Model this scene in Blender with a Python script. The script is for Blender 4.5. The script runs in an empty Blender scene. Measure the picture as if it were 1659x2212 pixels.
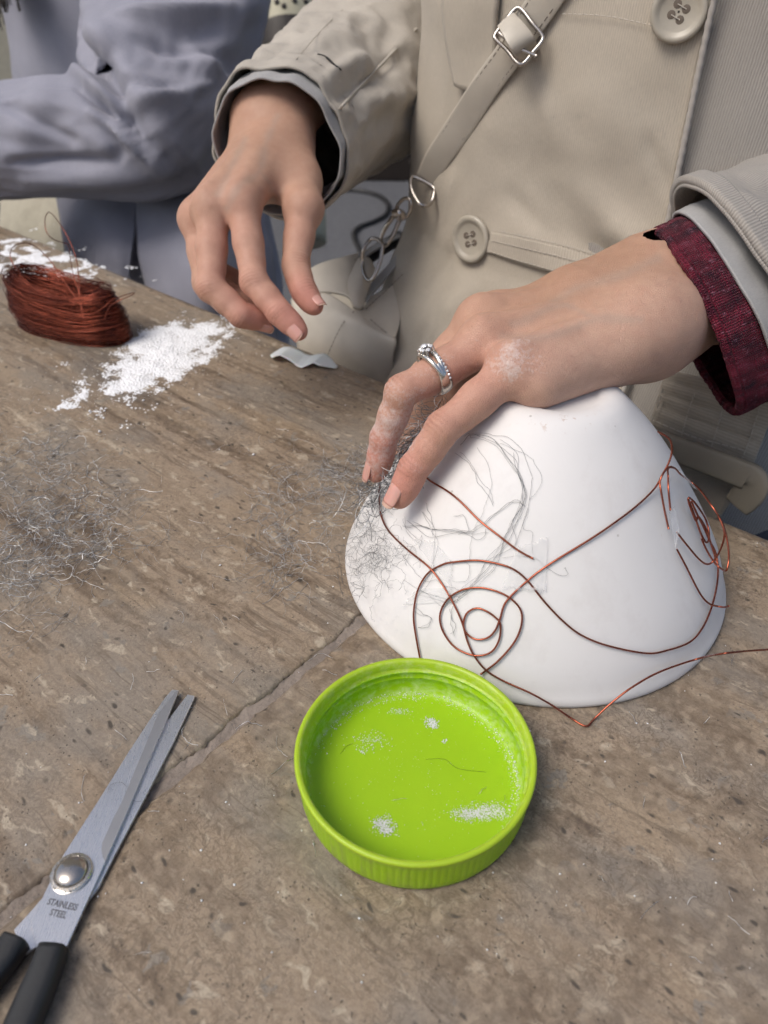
import bpy, math, random
import numpy as np
from mathutils import Matrix, Vector

scene = bpy.context.scene
random.seed(7)
RNG = np.random.default_rng(7)

# ------------------------------------------------------------------ camera
FPX, CX, CY = 1662.0, 829.5, 1106.0            # focal length and centre on a 1659 x 2212 sheet
CAM_H = 0.2386                                  # metres above the table top
PITCH, ROLL = math.radians(37.59), math.radians(0.55)
_c, _s = math.cos(PITCH), math.sin(PITCH)
F = np.array([0, _c, -_s]); R0 = np.array([1.0, 0, 0]); U0 = np.array([0, _s, _c])
R = math.cos(ROLL) * R0 + math.sin(ROLL) * U0
U = -math.sin(ROLL) * R0 + math.cos(ROLL) * U0
O = np.array([0, 0, CAM_H])
cam = bpy.data.cameras.new('camera')
cam.sensor_fit = 'VERTICAL'; cam.sensor_height = 34.6; cam.sensor_width = 25.95
cam.lens = 34.6 * FPX / 2212
cam.clip_start = 0.01; cam.clip_end = 200
cam.dof.use_dof = True; cam.dof.focus_distance = 0.315; cam.dof.aperture_fstop = 12.5
camo = bpy.data.objects.new('camera', cam)
scene.collection.objects.link(camo)
camo.matrix_world = Matrix(((R[0], U[0], -F[0], O[0]), (R[1], U[1], -F[1], O[1]),
                            (R[2], U[2], -F[2], O[2]), (0, 0, 0, 1)))
scene.camera = camo

# ------------------------------------------------------------------ sky, sun, exposure
SUN_EL, SUN_AZ = math.radians(55), math.radians(-118)   # azimuth from +Y towards +X
world = bpy.data.worlds.new('World'); scene.world = world; world.use_nodes = True
_nt = world.node_tree
_sky = _nt.nodes.new('ShaderNodeTexSky'); _sky.sky_type = 'NISHITA'; _sky.sun_disc = False
_sky.sun_elevation = SUN_EL; _sky.sun_rotation = SUN_AZ
_sky.air_density = 1.0; _sky.dust_density = 4.0; _sky.ozone_density = 1.2
_nt.links.new(_sky.outputs[0], _nt.nodes['Background'].inputs[0])
_nt.nodes['Background'].inputs[1].default_value = 0.095
sun = bpy.data.lights.new('sun', 'SUN'); sun.energy = 1.45; sun.angle = math.radians(30); sun.color = (1, .95, .88)
suno = bpy.data.objects.new('sun', sun); scene.collection.objects.link(suno)
_d = Vector((math.sin(SUN_AZ) * math.cos(SUN_EL), math.cos(SUN_AZ) * math.cos(SUN_EL), math.sin(SUN_EL)))
suno.rotation_euler = _d.to_track_quat('Z', 'Y').to_euler()
scene.view_settings.view_transform = 'Standard'; scene.view_settings.look = 'None'
scene.view_settings.exposure = 0.42; scene.view_settings.gamma = 1
scene.view_settings.use_curve_mapping = False

# ------------------------------------------------------------------ helpers: space
def V(*a): return np.array(a, float)
def nrm(v):
    v = np.asarray(v, float); return v / (np.linalg.norm(v, axis=-1, keepdims=True) + 1e-12)
def at(px, py, d):
    return O + d * (F + (px - CX) / FPX * R + (CY - py) / FPX * U)
def ray(px, py): return F + (px - CX) / FPX * R + (CY - py) / FPX * U
def on_z(px, py, z=0.0):
    d = ray(px, py); return O + (z - O[2]) / d[2] * d
def proj(P):
    D = P - O; z = D @ F
    return CX + FPX * (D @ R) / z, CY - FPX * (D @ U) / z
ED = V(.768, -.640, 0); ED /= np.linalg.norm(ED)          # along the table's far edge
EN = V(.640, .768, 0); EN /= np.linalg.norm(EN)           # across it, away from the camera
EDGE = .349
def en(e, n, z): return e * ED + n * EN + V(0, 0, z)
def on_n(px, py, n):
    d = ray(px, py); return O + (n - O @ EN) / (d @ EN) * d

# ------------------------------------------------------------------ helpers: noise
_perm = np.random.default_rng(3).permutation(256); _perm = np.concatenate([_perm, _perm, _perm])
_grad = nrm(np.random.default_rng(4).normal(size=(256, 3)))
def pn(P):
    P = np.asarray(P, float); i = np.floor(P).astype(int); f = P - i; i &= 255
    w = f * f * f * (f * (f * 6 - 15) + 10); r = 0
    for dx in (0, 1):
        for dy in (0, 1):
            for dz in (0, 1):
                h = _perm[_perm[_perm[i[..., 0] + dx] + i[..., 1] + dy] + i[..., 2] + dz]
                g = _grad[h]; o = f - np.array([dx, dy, dz])
                ww = (w[..., 0] if dx else 1 - w[..., 0]) * (w[..., 1] if dy else 1 - w[..., 1]) * (w[..., 2] if dz else 1 - w[..., 2])
                r = r + ww * (g * o).sum(-1)
    return r * 1.6
def fbm(P, o=4):
    r, a = 0, 1.0
    for k in range(o): r = r + a * pn(P * 2 ** k + 17.3 * k); a *= .5
    return r
def sstep(a, b, x):
    t = np.clip((x - a) / (b - a), 0, 1); return t * t * (3 - 2 * t)
def crom(pts, n, closed=False):
    P = np.asarray(pts, float); k = len(P)
    if closed: Q = np.concatenate([P[-1:], P, P[:2]]); m = k
    else: Q = np.concatenate([2 * P[:1] - P[1:2], P, 2 * P[-1:] - P[-2:-1]]); m = k - 1
    t = np.linspace(0, m, n, endpoint=not closed); i = np.minimum(t.astype(int), m - 1); f = (t - i)[:, None]
    a, b, c, d = Q[i], Q[i + 1], Q[i + 2], Q[i + 3]
    return .5 * (2 * b + (c - a) * f + (2 * a - 5 * b + 4 * c - d) * f * f + (3 * b - a - 3 * c + d) * f ** 3)
def resamp(P, step):
    L = np.r_[0, np.cumsum(np.linalg.norm(np.diff(P, axis=0), axis=1))]
    s = np.linspace(0, L[-1], max(2, int(L[-1] / step) + 1))
    return np.stack([np.interp(s, L, P[:, k]) for k in range(3)], 1)

# ------------------------------------------------------------------ helpers: objects
def tag(o, label=None, cat=None, group=None, kind=None):
    if label: o['label'] = label
    if cat: o['category'] = cat
    if group: o['group'] = group
    if kind: o['kind'] = kind
    return o
BASE = {}
def thing(name, loc, label, cat, group=None):
    o = bpy.data.objects.new(name, None); o.empty_display_size = .02
    scene.collection.objects.link(o); o.location = [float(x) for x in loc]
    BASE[o.name] = Vector(o.location); return tag(o, label, cat, group)
def base_of(o):
    b = Vector((0, 0, 0))
    while o is not None: b = b + Vector(o.location); o = o.parent
    return b
def mesh_obj(name, verts, faces, m, parent=None, smooth=True, uv=None, attrs=None):
    """verts are world positions; the object's origin goes to the middle of its own base"""
    verts = np.asarray(verts, float)
    me = bpy.data.meshes.new(name)
    lo, hi = verts.min(0), verts.max(0)
    org = V((lo[0] + hi[0]) / 2, (lo[1] + hi[1]) / 2, lo[2])
    vl = verts - org
    if isinstance(faces, np.ndarray):
        nf, k = faces.shape
        me.vertices.add(len(vl)); me.vertices.foreach_set('co', vl.astype(np.float32).ravel())
        me.loops.add(nf * k); me.loops.foreach_set('vertex_index', faces.astype(np.int32).ravel())
        me.polygons.add(nf); me.polygons.foreach_set('loop_start', np.arange(0, nf * k, k, dtype=np.int32))
        me.update(calc_edges=True)
    else:
        me.from_pydata(vl.tolist(), [], [list(f) for f in faces])
    me.validate()
    if smooth: me.polygons.foreach_set('use_smooth', np.ones(len(me.polygons), bool))
    if uv is not None:
        l = me.uv_layers.new(name='UVMap'); vi = np.empty(len(me.loops), np.int32)
        me.loops.foreach_get('vertex_index', vi); l.data.foreach_set('uv', np.asarray(uv, np.float32)[vi].ravel())
    for k, a in (attrs or {}).items():
        t = me.attributes.new(k, 'FLOAT', 'POINT'); t.data.foreach_set('value', np.asarray(a, np.float32))
    if m is not None: me.materials.append(m)
    o = bpy.data.objects.new(name, me); scene.collection.objects.link(o)
    if parent is not None:
        o.parent = parent; o.location = Vector(org.tolist()) - base_of(parent)
    else: o.location = org.tolist()
    return o
class MB:
    """collects pieces into one mesh"""
    def __init__(s): s.v = []; s.f = []; s.n = 0; s.u = []
    def add(s, v, f, uv=None):
        v = np.asarray(v, float); s.v.append(v)
        s.f += [tuple(int(i) + s.n for i in q) for q in f]; s.n += len(v)
        s.u.append(np.zeros((len(v), 2)) if uv is None else np.asarray(uv, float)); return s
    def build(s, name, m, parent=None, smooth=True):
        return mesh_obj(name, np.concatenate(s.v), s.f, m, parent, smooth, uv=np.concatenate(s.u))
def grid_faces(nu, nv, cu=False, cv=False):
    i = np.arange(nu if cu else nu - 1); j = np.arange(nv if cv else nv - 1)
    I, J = np.meshgrid(i, j, indexing='ij'); I2, J2 = (I + 1) % nu, (J + 1) % nv
    return np.stack([I * nv + J, I2 * nv + J, I2 * nv + J2, I * nv + J2], -1).reshape(-1, 4)
def frames(C):
    T = nrm(np.gradient(C, axis=0)); up = V(0, 0, 1) if abs(T[0][2]) < .9 else V(1, 0, 0)
    A = []; a = nrm(np.cross(up, T[0]))
    for t in T: a = nrm(a - t * (a @ t)); A.append(a)
    A = np.array(A); return T, A, np.cross(T, A)
def tube(C, r, n=6, closed=False, caps=True):
    C = np.asarray(C, float); T, A, B = frames(C); k = len(C)
    r = np.broadcast_to(np.asarray(r, float), (k,))
    th = np.linspace(0, 2 * np.pi, n, endpoint=False)
    v = C[:, None] + r[:, None, None] * (np.cos(th)[None, :, None] * A[:, None] + np.sin(th)[None, :, None] * B[:, None])
    f = [tuple(q) for q in grid_faces(k, n, closed, True)[:, ::-1]]
    if caps and not closed: f += [tuple(range(n)), tuple(range((k - 1) * n, k * n))[::-1]]
    return v.reshape(-1, 3), f
def lathe(prof, c, n=96, mod=None, axis=None):
    """prof: (r, z) list, from outside to inside; closed into a skin"""
    prof = np.asarray(prof, float); th = np.linspace(0, 2 * np.pi, n, endpoint=False)
    r = prof[:, 0][:, None] * np.ones(n); z = prof[:, 1][:, None] * np.ones(n)
    if mod is not None: r, z = mod(r, z, th[None])
    v = np.stack([r * np.cos(th), r * np.sin(th), z], -1).reshape(-1, 3)
    if axis is not None:
        q = Vector(axis).to_track_quat('Z', 'Y').to_matrix(); v = v @ np.array(q).T
    return v + np.asarray(c), [tuple(q) for q in grid_faces(len(prof), n, False, True)[:, ::-1]]
def box(lo, hi, bev=0.0):
    lo, hi = np.asarray(lo, float), np.asarray(hi, float)
    v = np.array([[lo[0], lo[1], lo[2]], [hi[0], lo[1], lo[2]], [hi[0], hi[1], lo[2]], [lo[0], hi[1], lo[2]],
                  [lo[0], lo[1], hi[2]], [hi[0], lo[1], hi[2]], [hi[0], hi[1], hi[2]], [lo[0], hi[1], hi[2]]])
    return v, [(3, 2, 1, 0), (4, 5, 6, 7), (0, 1, 5, 4), (1, 2, 6, 5), (2, 3, 7, 6), (3, 0, 4, 7)]
def mod_bevel(o, w, seg=2):
    b = o.modifiers.new('bevel', 'BEVEL'); b.width = w; b.segments = seg; b.limit_method = 'ANGLE'; return o
def mod_solid(o, t, off=-1):
    b = o.modifiers.new('solid', 'SOLIDIFY'); b.thickness = t; b.offset = off; return o

# ------------------------------------------------------------------ helpers: materials
class NT:
    def __init__(s, name):
        s.m = bpy.data.materials.new(name); s.m.use_nodes = True; s.t = s.m.node_tree
        s.b = s.t.nodes['Principled BSDF']; s.out = s.t.nodes['Material Output']
    def n(s, typ, props=None, **inp):
        x = s.t.nodes.new('ShaderNode' + typ)
        for k, v in (props or {}).items(): setattr(x, k, v)
        for k, v in inp.items():
            k = k.replace('_', ' ') if not k.startswith('i') or not k[1:].isdigit() else int(k[1:])
            s.set(x.inputs[k], v)
        return x
    def set(s, sock, v):
        if isinstance(v, bpy.types.NodeSocket): s.t.links.new(v, sock)
        elif isinstance(v, bpy.types.Node): s.t.links.new(v.outputs[0], sock)
        else:
            if isinstance(v, tuple) and len(v) == 3 and sock.type == 'RGBA': v = v + (1,)
            sock.default_value = v
    def p(s, **k):
        for a, v in k.items(): s.set(s.b.inputs[a.replace('_', ' ')], v)
        return s
    def coord(s, k='Object'): return s.n('TexCoord').outputs[k]
    def noise(s, vec, scale, detail=3, rough=.55, dist=0, fac=True):
        x = s.n('TexNoise', Vector=vec, Scale=scale, Detail=detail, Roughness=rough, Distortion=dist)
        return x.outputs['Fac' if fac else 'Color']
    def vor(s, vec, scale, feature='F1', out='Distance', rnd=1.0):
        x = s.n('TexVoronoi', {'feature': feature}, Vector=vec, Scale=scale, Randomness=rnd); return x.outputs[out]
    def ramp(s, fac, *stops, interp='LINEAR'):
        x = s.n('ValToRGB', Fac=fac); x.color_ramp.interpolation = interp; e = x.color_ramp.elements
        while len(e) < len(stops): e.new(.5)
        for a, (p, c) in zip(e, stops):
            a.position = p; a.color = (c, c, c, 1) if not isinstance(c, tuple) else c + (1,)
        return x.outputs[0]
    def mix(s, fac, a, b, mode='MIX'):
        x = s.n('Mix', {'data_type': 'RGBA', 'blend_type': mode})
        s.set(x.inputs[0], fac); s.set(x.inputs[6], a); s.set(x.inputs[7], b); return x.outputs[2]
    def math(s, op, a, b=0.0, c=0.0):
        x = s.n('Math', {'operation': op})
        for k, v in enumerate((a, b, c)): s.set(x.inputs[k], v)
        return x.outputs[0]
    def map(s, vec, scale=(1, 1, 1), rot=(0, 0, 0), loc=(0, 0, 0)):
        return s.n('Mapping', Vector=vec, Scale=scale, Rotation=rot, Location=loc).outputs[0]
    def attr(s, name): return s.n('Attribute', {'attribute_name': name}).outputs['Fac']
    def bump(s, h, dist, strength=1.0, nor=None):
        x = s.n('Bump', Strength=strength, Distance=dist, Height=h)
        if nor is not None: s.set(x.inputs['Normal'], nor)
        return x.outputs[0]
# ------------------------------------------------------------------ materials
def stone_mat(name, pebbles, seed):
    t = NT(name); co = t.map(t.coord(), loc=(seed, seed * .7, 0))
    def wp(v, sc, am, det=3):
        return t.n('VectorMath', {'operation': 'MULTIPLY_ADD'}, i0=t.noise(v, sc, det, .6, fac=False), i1=(am, am, 0.0), i2=v).outputs[0]
    w = wp(co, 30, .007, 2); w2 = wp(w, 130, .006, 1)
    sx = .065 if not pebbles else .17
    a = t.noise(t.map(w, scale=(sx, 1, 1)), 62, 5, .6); b = t.noise(t.map(w2, scale=(sx * 1.6, 1, 1)), 210, 5, .65)
    g = t.noise(w, 260, 5, .72); c = t.noise(t.map(co, scale=(.45, 1, 1)), 30, 4, .6)
    f = t.math('ADD', t.math('MULTIPLY_ADD', a, .44 if pebbles else .50, t.math('MULTIPLY', b, .26)), t.math('MULTIPLY', g, .30 if pebbles else .22))
    col = t.ramp(f, (.36, (.108, .076, .052)), (.44, (.222, .166, .115)), (.50, (.345, .270, .195)), (.545, (.262, .198, .138)), (.63, (.52, .430, .320)))
    tan = t.ramp(t.noise(t.map(w, scale=(.3, 1, 1), loc=(4, 2, 0)), 46, 5, .6), (.52, 0.0), (.64, 1.0))
    col = t.mix(t.math('MULTIPLY', tan, .35), col, (.40, .31, .21))
    grey = t.ramp(c, (.47, 0.0), (.62, 1.0)); col = t.mix(t.math('MULTIPLY', grey, .55), col, (.245, .225, .198))
    # small grey and pale inclusions
    gi = t.noise(wp(co, 90, .01), 105, 4, .6); col = t.mix(t.ramp(gi, (.63, 0.0), (.66, .7)), col, (.25, .228, .198))
    pi_ = t.noise(t.map(w2, scale=(.5, 1, 1), loc=(7, 1, 0)), 150, 4, .6); col = t.mix(t.ramp(pi_, (.585, 0.0), (.65, .75)), col, (.50, .425, .325))
    # crusty outlines: thin worn rims between grains
    def rims(vec, sc, wd, det):
        det = min(det, 3); return t.ramp(t.math('ABSOLUTE', t.math('SUBTRACT', t.noise(vec, sc, det, .6), .5)), (0, 1.0), (wd, 0.0))
    cr = t.math('MAXIMUM', rims(w2, 115 if pebbles else 90, .024, 6), t.math('MULTIPLY', rims(t.map(w2, loc=(3, 8, 0)), 230, .036, 4), .9))
    cm = t.ramp(t.noise(co, 24, 4, .6), (.40, .12 if not pebbles else .3), (.58, .62 if not pebbles else 1.0)); cr = t.math('MULTIPLY', cr, cm)
    col = t.mix(t.math('MULTIPLY', cr, .6), col, (.092, .070, .050))
    sm = t.noise(t.map(w, scale=(sx * .8, 1, 1), loc=(.3, .9, 0)), 75, 4, .55)
    seam = t.math('MULTIPLY', t.ramp(t.math('ABSOLUTE', t.math('SUBTRACT', sm, .5)), (0, 1.0), (.02, 0.0)), t.ramp(t.noise(co, 34, 2), (.44, 0.0), (.6, 1.0)))
    col = t.mix(t.math('MULTIPLY', seam, .62), col, (.12, .090, .066))
    h = t.math('ADD', t.math('MULTIPLY', f, .6), t.math('MULTIPLY', pi_, .25))
    if pebbles:
        pm = t.math('MULTIPLY', t.ramp(t.noise(co, 15, 4, .65), (.46, 0.0), (.58, 1.0)), t.ramp(t.noise(co, 60, 3), (.40, 0.0), (.55, 1.0)))
        wv = wp(co, 160, .007); d = t.vor(wv, 250, 'SMOOTH_F1'); cl = t.vor(wv, 250, 'F1', 'Color')
        pe = t.ramp(d, (.22, 1.0), (.52, 0.0))
        hs = t.n('HueSaturation', Value=t.math('MULTIPLY_ADD', t.n('SeparateColor', Color=cl).outputs[0], .6, .7), Saturation=.9, Color=(.31, .24, .165)).outputs[0]
        col = t.mix(t.math('MULTIPLY', pm, .55), col, t.mix(pe, (.155, .115, .080), hs))
        h = t.math('ADD', h, t.math('MULTIPLY', t.math('MULTIPLY', pe, pm), .4))
    pv = t.vor(t.map(w2, scale=(.55, 1, 1)), 190); pz = t.noise(co, 46, 3)
    pit = t.math('MULTIPLY', t.ramp(pv, (.10, 1.0), (.20, 0.0)), t.ramp(pz, (.44, 0.0), (.53, 1.0)))
    pit2 = t.math('MULTIPLY', t.ramp(t.vor(wp(co, 300, .002), 430), (.10, 1.0), (.2, 0.0)), t.ramp(t.noise(co, 70, 2), (.46, 0.0), (.58, 1.0)))
    pt = t.math('MAXIMUM', pit, t.math('MULTIPLY', pit2, .75))
    col = t.mix(t.math('MULTIPLY', pt, .85), col, (.062, .052, .043))
    fine = t.noise(co, 900, 3, .65)
    col = t.mix(.45, col, t.ramp(fine, (.32, .6), (.68, 1.0)), 'MULTIPLY')
    h = t.math('SUBTRACT', t.math('MULTIPLY_ADD', t.math('MULTIPLY_ADD', b, .6, g), .8, t.math('MULTIPLY', fine, .25)), pit2)
    t.p(Base_Color=col, Roughness=t.math('MULTIPLY_ADD', g, .34, .30), Normal=t.bump(h, .0006, .55)); t.b.inputs['Specular IOR Level'].default_value = .4
    return t.m
def plain(name, col, rough=.6, metal=0.0, bump=None, var=.12, **k):
    t = NT(name); co = t.coord(); n = t.noise(co, 60, 4)
    c = t.mix(1.0, col, t.ramp(n, (.3, 1 - var), (.7, 1 + var if var < .01 else 1.0)), 'MULTIPLY')
    t.p(Base_Color=c, Roughness=t.math('MULTIPLY_ADD', n, .15, rough - .07), Metallic=metal)
    if bump: t.p(Normal=t.bump(t.noise(co, bump[0], 4), bump[1], .7))
    for a, v in k.items(): t.p(**{a: v})
    return t.m
def twill(name, col, pitch=.0011, ang=.0, amp=.5, wear=.18):
    """ribbed cloth: UV is in metres"""
    t = NT(name); uv = t.coord('UV'); m = t.map(uv, rot=(0, 0, ang))
    jit = t.noise(uv, 160, 3)
    x = t.n('SeparateXYZ', Vector=m).outputs[0]
    s = t.math('SINE', t.math('MULTIPLY_ADD', x, 2 * math.pi / pitch, t.math('MULTIPLY', jit, 3.0)))
    s = t.math('MULTIPLY_ADD', s, .5, .5)
    wv = t.n('TexNoise', Vector=t.map(m, scale=(1, .25, 1)), Scale=1400.0, Detail=2.0).outputs[0]
    big = t.noise(t.coord(), 16, 4)
    c = t.mix(1.0, col, t.ramp(big, (.3, 1 - wear), (.7, 1.0)), 'MULTIPLY')
    c = t.mix(amp, c, t.ramp(s, (0, .62), (1, 1.0)), 'MULTIPLY')
    c = t.mix(.35, c, t.ramp(wv, (.3, .7), (.7, 1.0)), 'MULTIPLY')
    h = t.math('ADD', t.math('MULTIPLY', s, amp), t.math('MULTIPLY', wv, .5))
    t.p(Base_Color=c, Roughness=.78, Normal=t.bump(h, .00025, .8), Sheen_Weight=.15)
    t.b.inputs['Specular IOR Level'].default_value = .25
    return t.m
def knit_mat():
    t = NT('burgundy_knit'); uv = t.coord('UV')
    x = t.n('SeparateXYZ', Vector=uv); u, v = x.outputs[0], x.outputs[1]
    p = .0021
    col_i = t.math('FLOOR', t.math('DIVIDE', u, p)); fr = t.math('FRACT', t.math('DIVIDE', u, p))
    vee = t.math('ABSOLUTE', t.math('SUBTRACT', fr, .5))
    row = t.math('FRACT', t.math('ADD', t.math('DIVIDE', v, .0016), vee))
    lp = t.math('MULTIPLY', t.math('SINE', t.math('MULTIPLY', row, math.pi)), t.math('SINE', t.math('MULTIPLY', t.math('FRACT', t.math('MULTIPLY', fr, 2.0)), math.pi)))
    n1 = t.noise(t.map(uv, scale=(1, .45, 1)), 430, 4, .65); n2 = t.noise(t.map(uv, scale=(1, .25, 1)), 170, 3)
    n3 = t.noise(uv, 1500, 2)
    c = t.ramp(n2, (.32, (.030, .007, .018)), (.46, (.105, .010, .024)), (.58, (.185, .017, .038)), (.72, (.24, .042, .075)))
    c = t.mix(t.ramp(n1, (.56, 0.0), (.68, .75)), c, (.30, .12, .17))
    c = t.mix(t.ramp(n3, (.62, 0.0), (.72, .5)), c, (.42, .27, .30))
    c = t.mix(.8, c, t.ramp(lp, (0, .5), (.5, 1.0)), 'MULTIPLY')
    h = t.math('ADD', lp, t.math('MULTIPLY', n3, .6))
    t.p(Base_Color=c, Roughness=.95, Normal=t.bump(h, .0009, .9), Sheen_Weight=.05); t.b.inputs['Specular IOR Level'].default_value = .1
    return t.m
def skin_mat():
    t = NT('skin'); co = t.coord(); red = t.attr('red'); dust = t.attr('dust'); dark = t.attr('tan')
    n = t.noise(co, 70, 4, .6); n2 = t.noise(co, 420, 3, .6)
    c = t.mix(n, (.515, .295, .208), (.625, .39, .285))
    c = t.mix(t.math('MULTIPLY', t.attr('pale'), .6), c, (.68, .47, .37))
    c = t.mix(t.math('MULTIPLY', dark, .7), c, (.42, .24, .148))
    c = t.mix(t.math('MULTIPLY', red, .85), c, (.62, .275, .215))
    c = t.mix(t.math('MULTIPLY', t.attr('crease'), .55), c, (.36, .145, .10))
    mot = t.noise(co, 190, 4, .6)
    c = t.mix(.35, c, t.ramp(mot, (.35, (.80, .70, .68)), (.65, (1.0, 1.0, 1.0))), 'MULTIPLY')
    c = t.mix(t.math('MULTIPLY', t.attr('vein'), .34), c, (.36, .30, .25))
    fr = t.vor(co, 260); fm = t.math('MULTIPLY', t.ramp(fr, (.05, 1.0), (.09, 0.0)), t.ramp(t.noise(co, 90, 1), (.58, 0.0), (.62, 1.0)))
    c = t.mix(t.math('MULTIPLY', fm, .35), c, (.30, .13, .075))
    pw = t.noise(co, 600, 5, .7); pw2 = t.noise(co, 130, 4, .6)
    dm = t.math('MULTIPLY', t.ramp(t.math('MULTIPLY', t.math('ADD', t.math('ADD', pw, t.math('MULTIPLY', pw2, .6)), t.math('MULTIPLY', dust, .4)), .6), (.61, 0.0), (.80, 1.0)), t.ramp(dust, (.02, 0.0), (.3, 1.0)))
    c = t.mix(t.math('MULTIPLY', dm, .5), c, (.78, .75, .74))
    # the fine net of lines in skin
    l1 = t.vor(t.n('VectorMath', {'operation': 'MULTIPLY_ADD'}, i0=t.noise(co, 300, 2, fac=False), i1=(.002, .002, .002), i2=co).outputs[0], 1100, 'DISTANCE_TO_EDGE')
    h = t.math('ADD', t.math('MULTIPLY', t.ramp(l1, (0, 0.0), (.12, 1.0)), .8), t.math('MULTIPLY', n2, .9))
    h = t.math('ADD', h, t.math('MULTIPLY', dm, .6))
    t.p(Base_Color=c, Roughness=t.math('MULTIPLY_ADD', n2, .22, .38), Subsurface_Weight=.09, Subsurface_Radius=(.9, .32, .16), Subsurface_Scale=.004,
        Normal=t.bump(h, .00025, .75))
    t.b.inputs['Specular IOR Level'].default_value = .45
    return t.m
def copper_mat(name, dark, red=False):
    t = NT(name); n = t.noise(t.coord(), 130, 3)
    g = .88 if red else 1.0
    c = t.ramp(n, (.3, (.36 * dark, .085 * dark * g, .045 * dark * g)), (.7, (.64 * dark, .165 * dark * g, .085 * dark * g)))
    t.p(Base_Color=c, Metallic=.9, Roughness=.24, Coat_Weight=.3, Coat_Roughness=.15); return t.m
def bowl_mat():
    t = NT('white_bisque'); co = t.coord(); n = t.noise(co, 25, 4); f = t.noise(co, 700, 3)
    c = t.mix(n, (.70, .685, .67), (.77, .755, .745))
    sg = t.ramp(t.noise(t.map(co, scale=(1, 1, .5)), 55, 5, .7), (.52, 0.0), (.72, .35)); c = t.mix(sg, c, (.60, .565, .545))
    sp = t.math('MULTIPLY', t.ramp(t.vor(co, 95), (.035, 1.0), (.06, 0.0)), t.ramp(t.noise(co, 60, 1), (.55, 0.0), (.6, 1.0)))
    c = t.mix(t.math('MULTIPLY', sp, .55), c, (.30, .27, .25))
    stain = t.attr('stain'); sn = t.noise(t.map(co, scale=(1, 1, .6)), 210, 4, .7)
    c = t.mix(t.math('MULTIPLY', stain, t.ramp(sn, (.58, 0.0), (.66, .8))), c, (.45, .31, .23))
    ring = t.noise(t.map(co, scale=(.08, .08, 1)), 420, 3)
    h = t.math('ADD', t.math('MULTIPLY', ring, .5), t.math('MULTIPLY', f, .4))
    t.p(Base_Color=c, Roughness=.62, Normal=t.bump(h, .0003, .35)); t.b.inputs['Specular IOR Level'].default_value = .3
    return t.m
def lid_mat():
    t = NT('lime_plastic'); co = t.coord(); n = t.noise(co, 40, 4); d = t.noise(co, 330, 5, .7)
    c = t.mix(n, (.292, .50, .004), (.335, .545, .006))
    dust = t.attr('dust')
    dm = t.ramp(t.math('ADD', t.math('MULTIPLY', dust, .8), t.math('MULTIPLY', d, .9)), (.72, 0.0), (1.15, 1.0))
    c = t.mix(t.math('MULTIPLY', dm, .6), c, (.66, .72, .52))
    grime = t.attr('grime'); g = t.noise(t.map(co, scale=(1, 1, .12)), 210, 4, .7)
    c = t.mix(t.math('MULTIPLY', grime, t.ramp(g, (.52, 0.0), (.66, .55))), c, (.23, .30, .05))
    edge = t.attr('rim'); c = t.mix(t.math('MULTIPLY', edge, .45), c, (.44, .53, .045))
    t.p(Base_Color=c, Roughness=t.math('MULTIPLY_ADD', d, .25, .3), Subsurface_Weight=.18, Subsurface_Radius=(.6, 1.0, .1), Subsurface_Scale=.003,
        Normal=t.bump(t.noise(co, 900, 3), .0001, .5))
    return t.m
def steel_mat(name, col, rough, sc=(1, 30, 1)):
    t = NT(name); n = t.noise(t.map(t.coord(), scale=sc), 160, 4, .6); s = t.noise(t.coord(), 60, 3)
    t.p(Base_Color=t.mix(s, tuple(x * .86 for x in col), col), Metallic=.92, Roughness=t.math('MULTIPLY_ADD', n, .22, rough - .1), Normal=t.bump(n, .00005, .6)); return t.m
def tape_mat():
    t = NT('clear_tape'); n = t.noise(t.coord(), 170, 4)
    t.p(Base_Color=(.9, .9, .9), Roughness=t.math('MULTIPLY_ADD', n, .3, .25), Alpha=t.math('MULTIPLY_ADD', n, .2, .08)); return t.m
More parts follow.
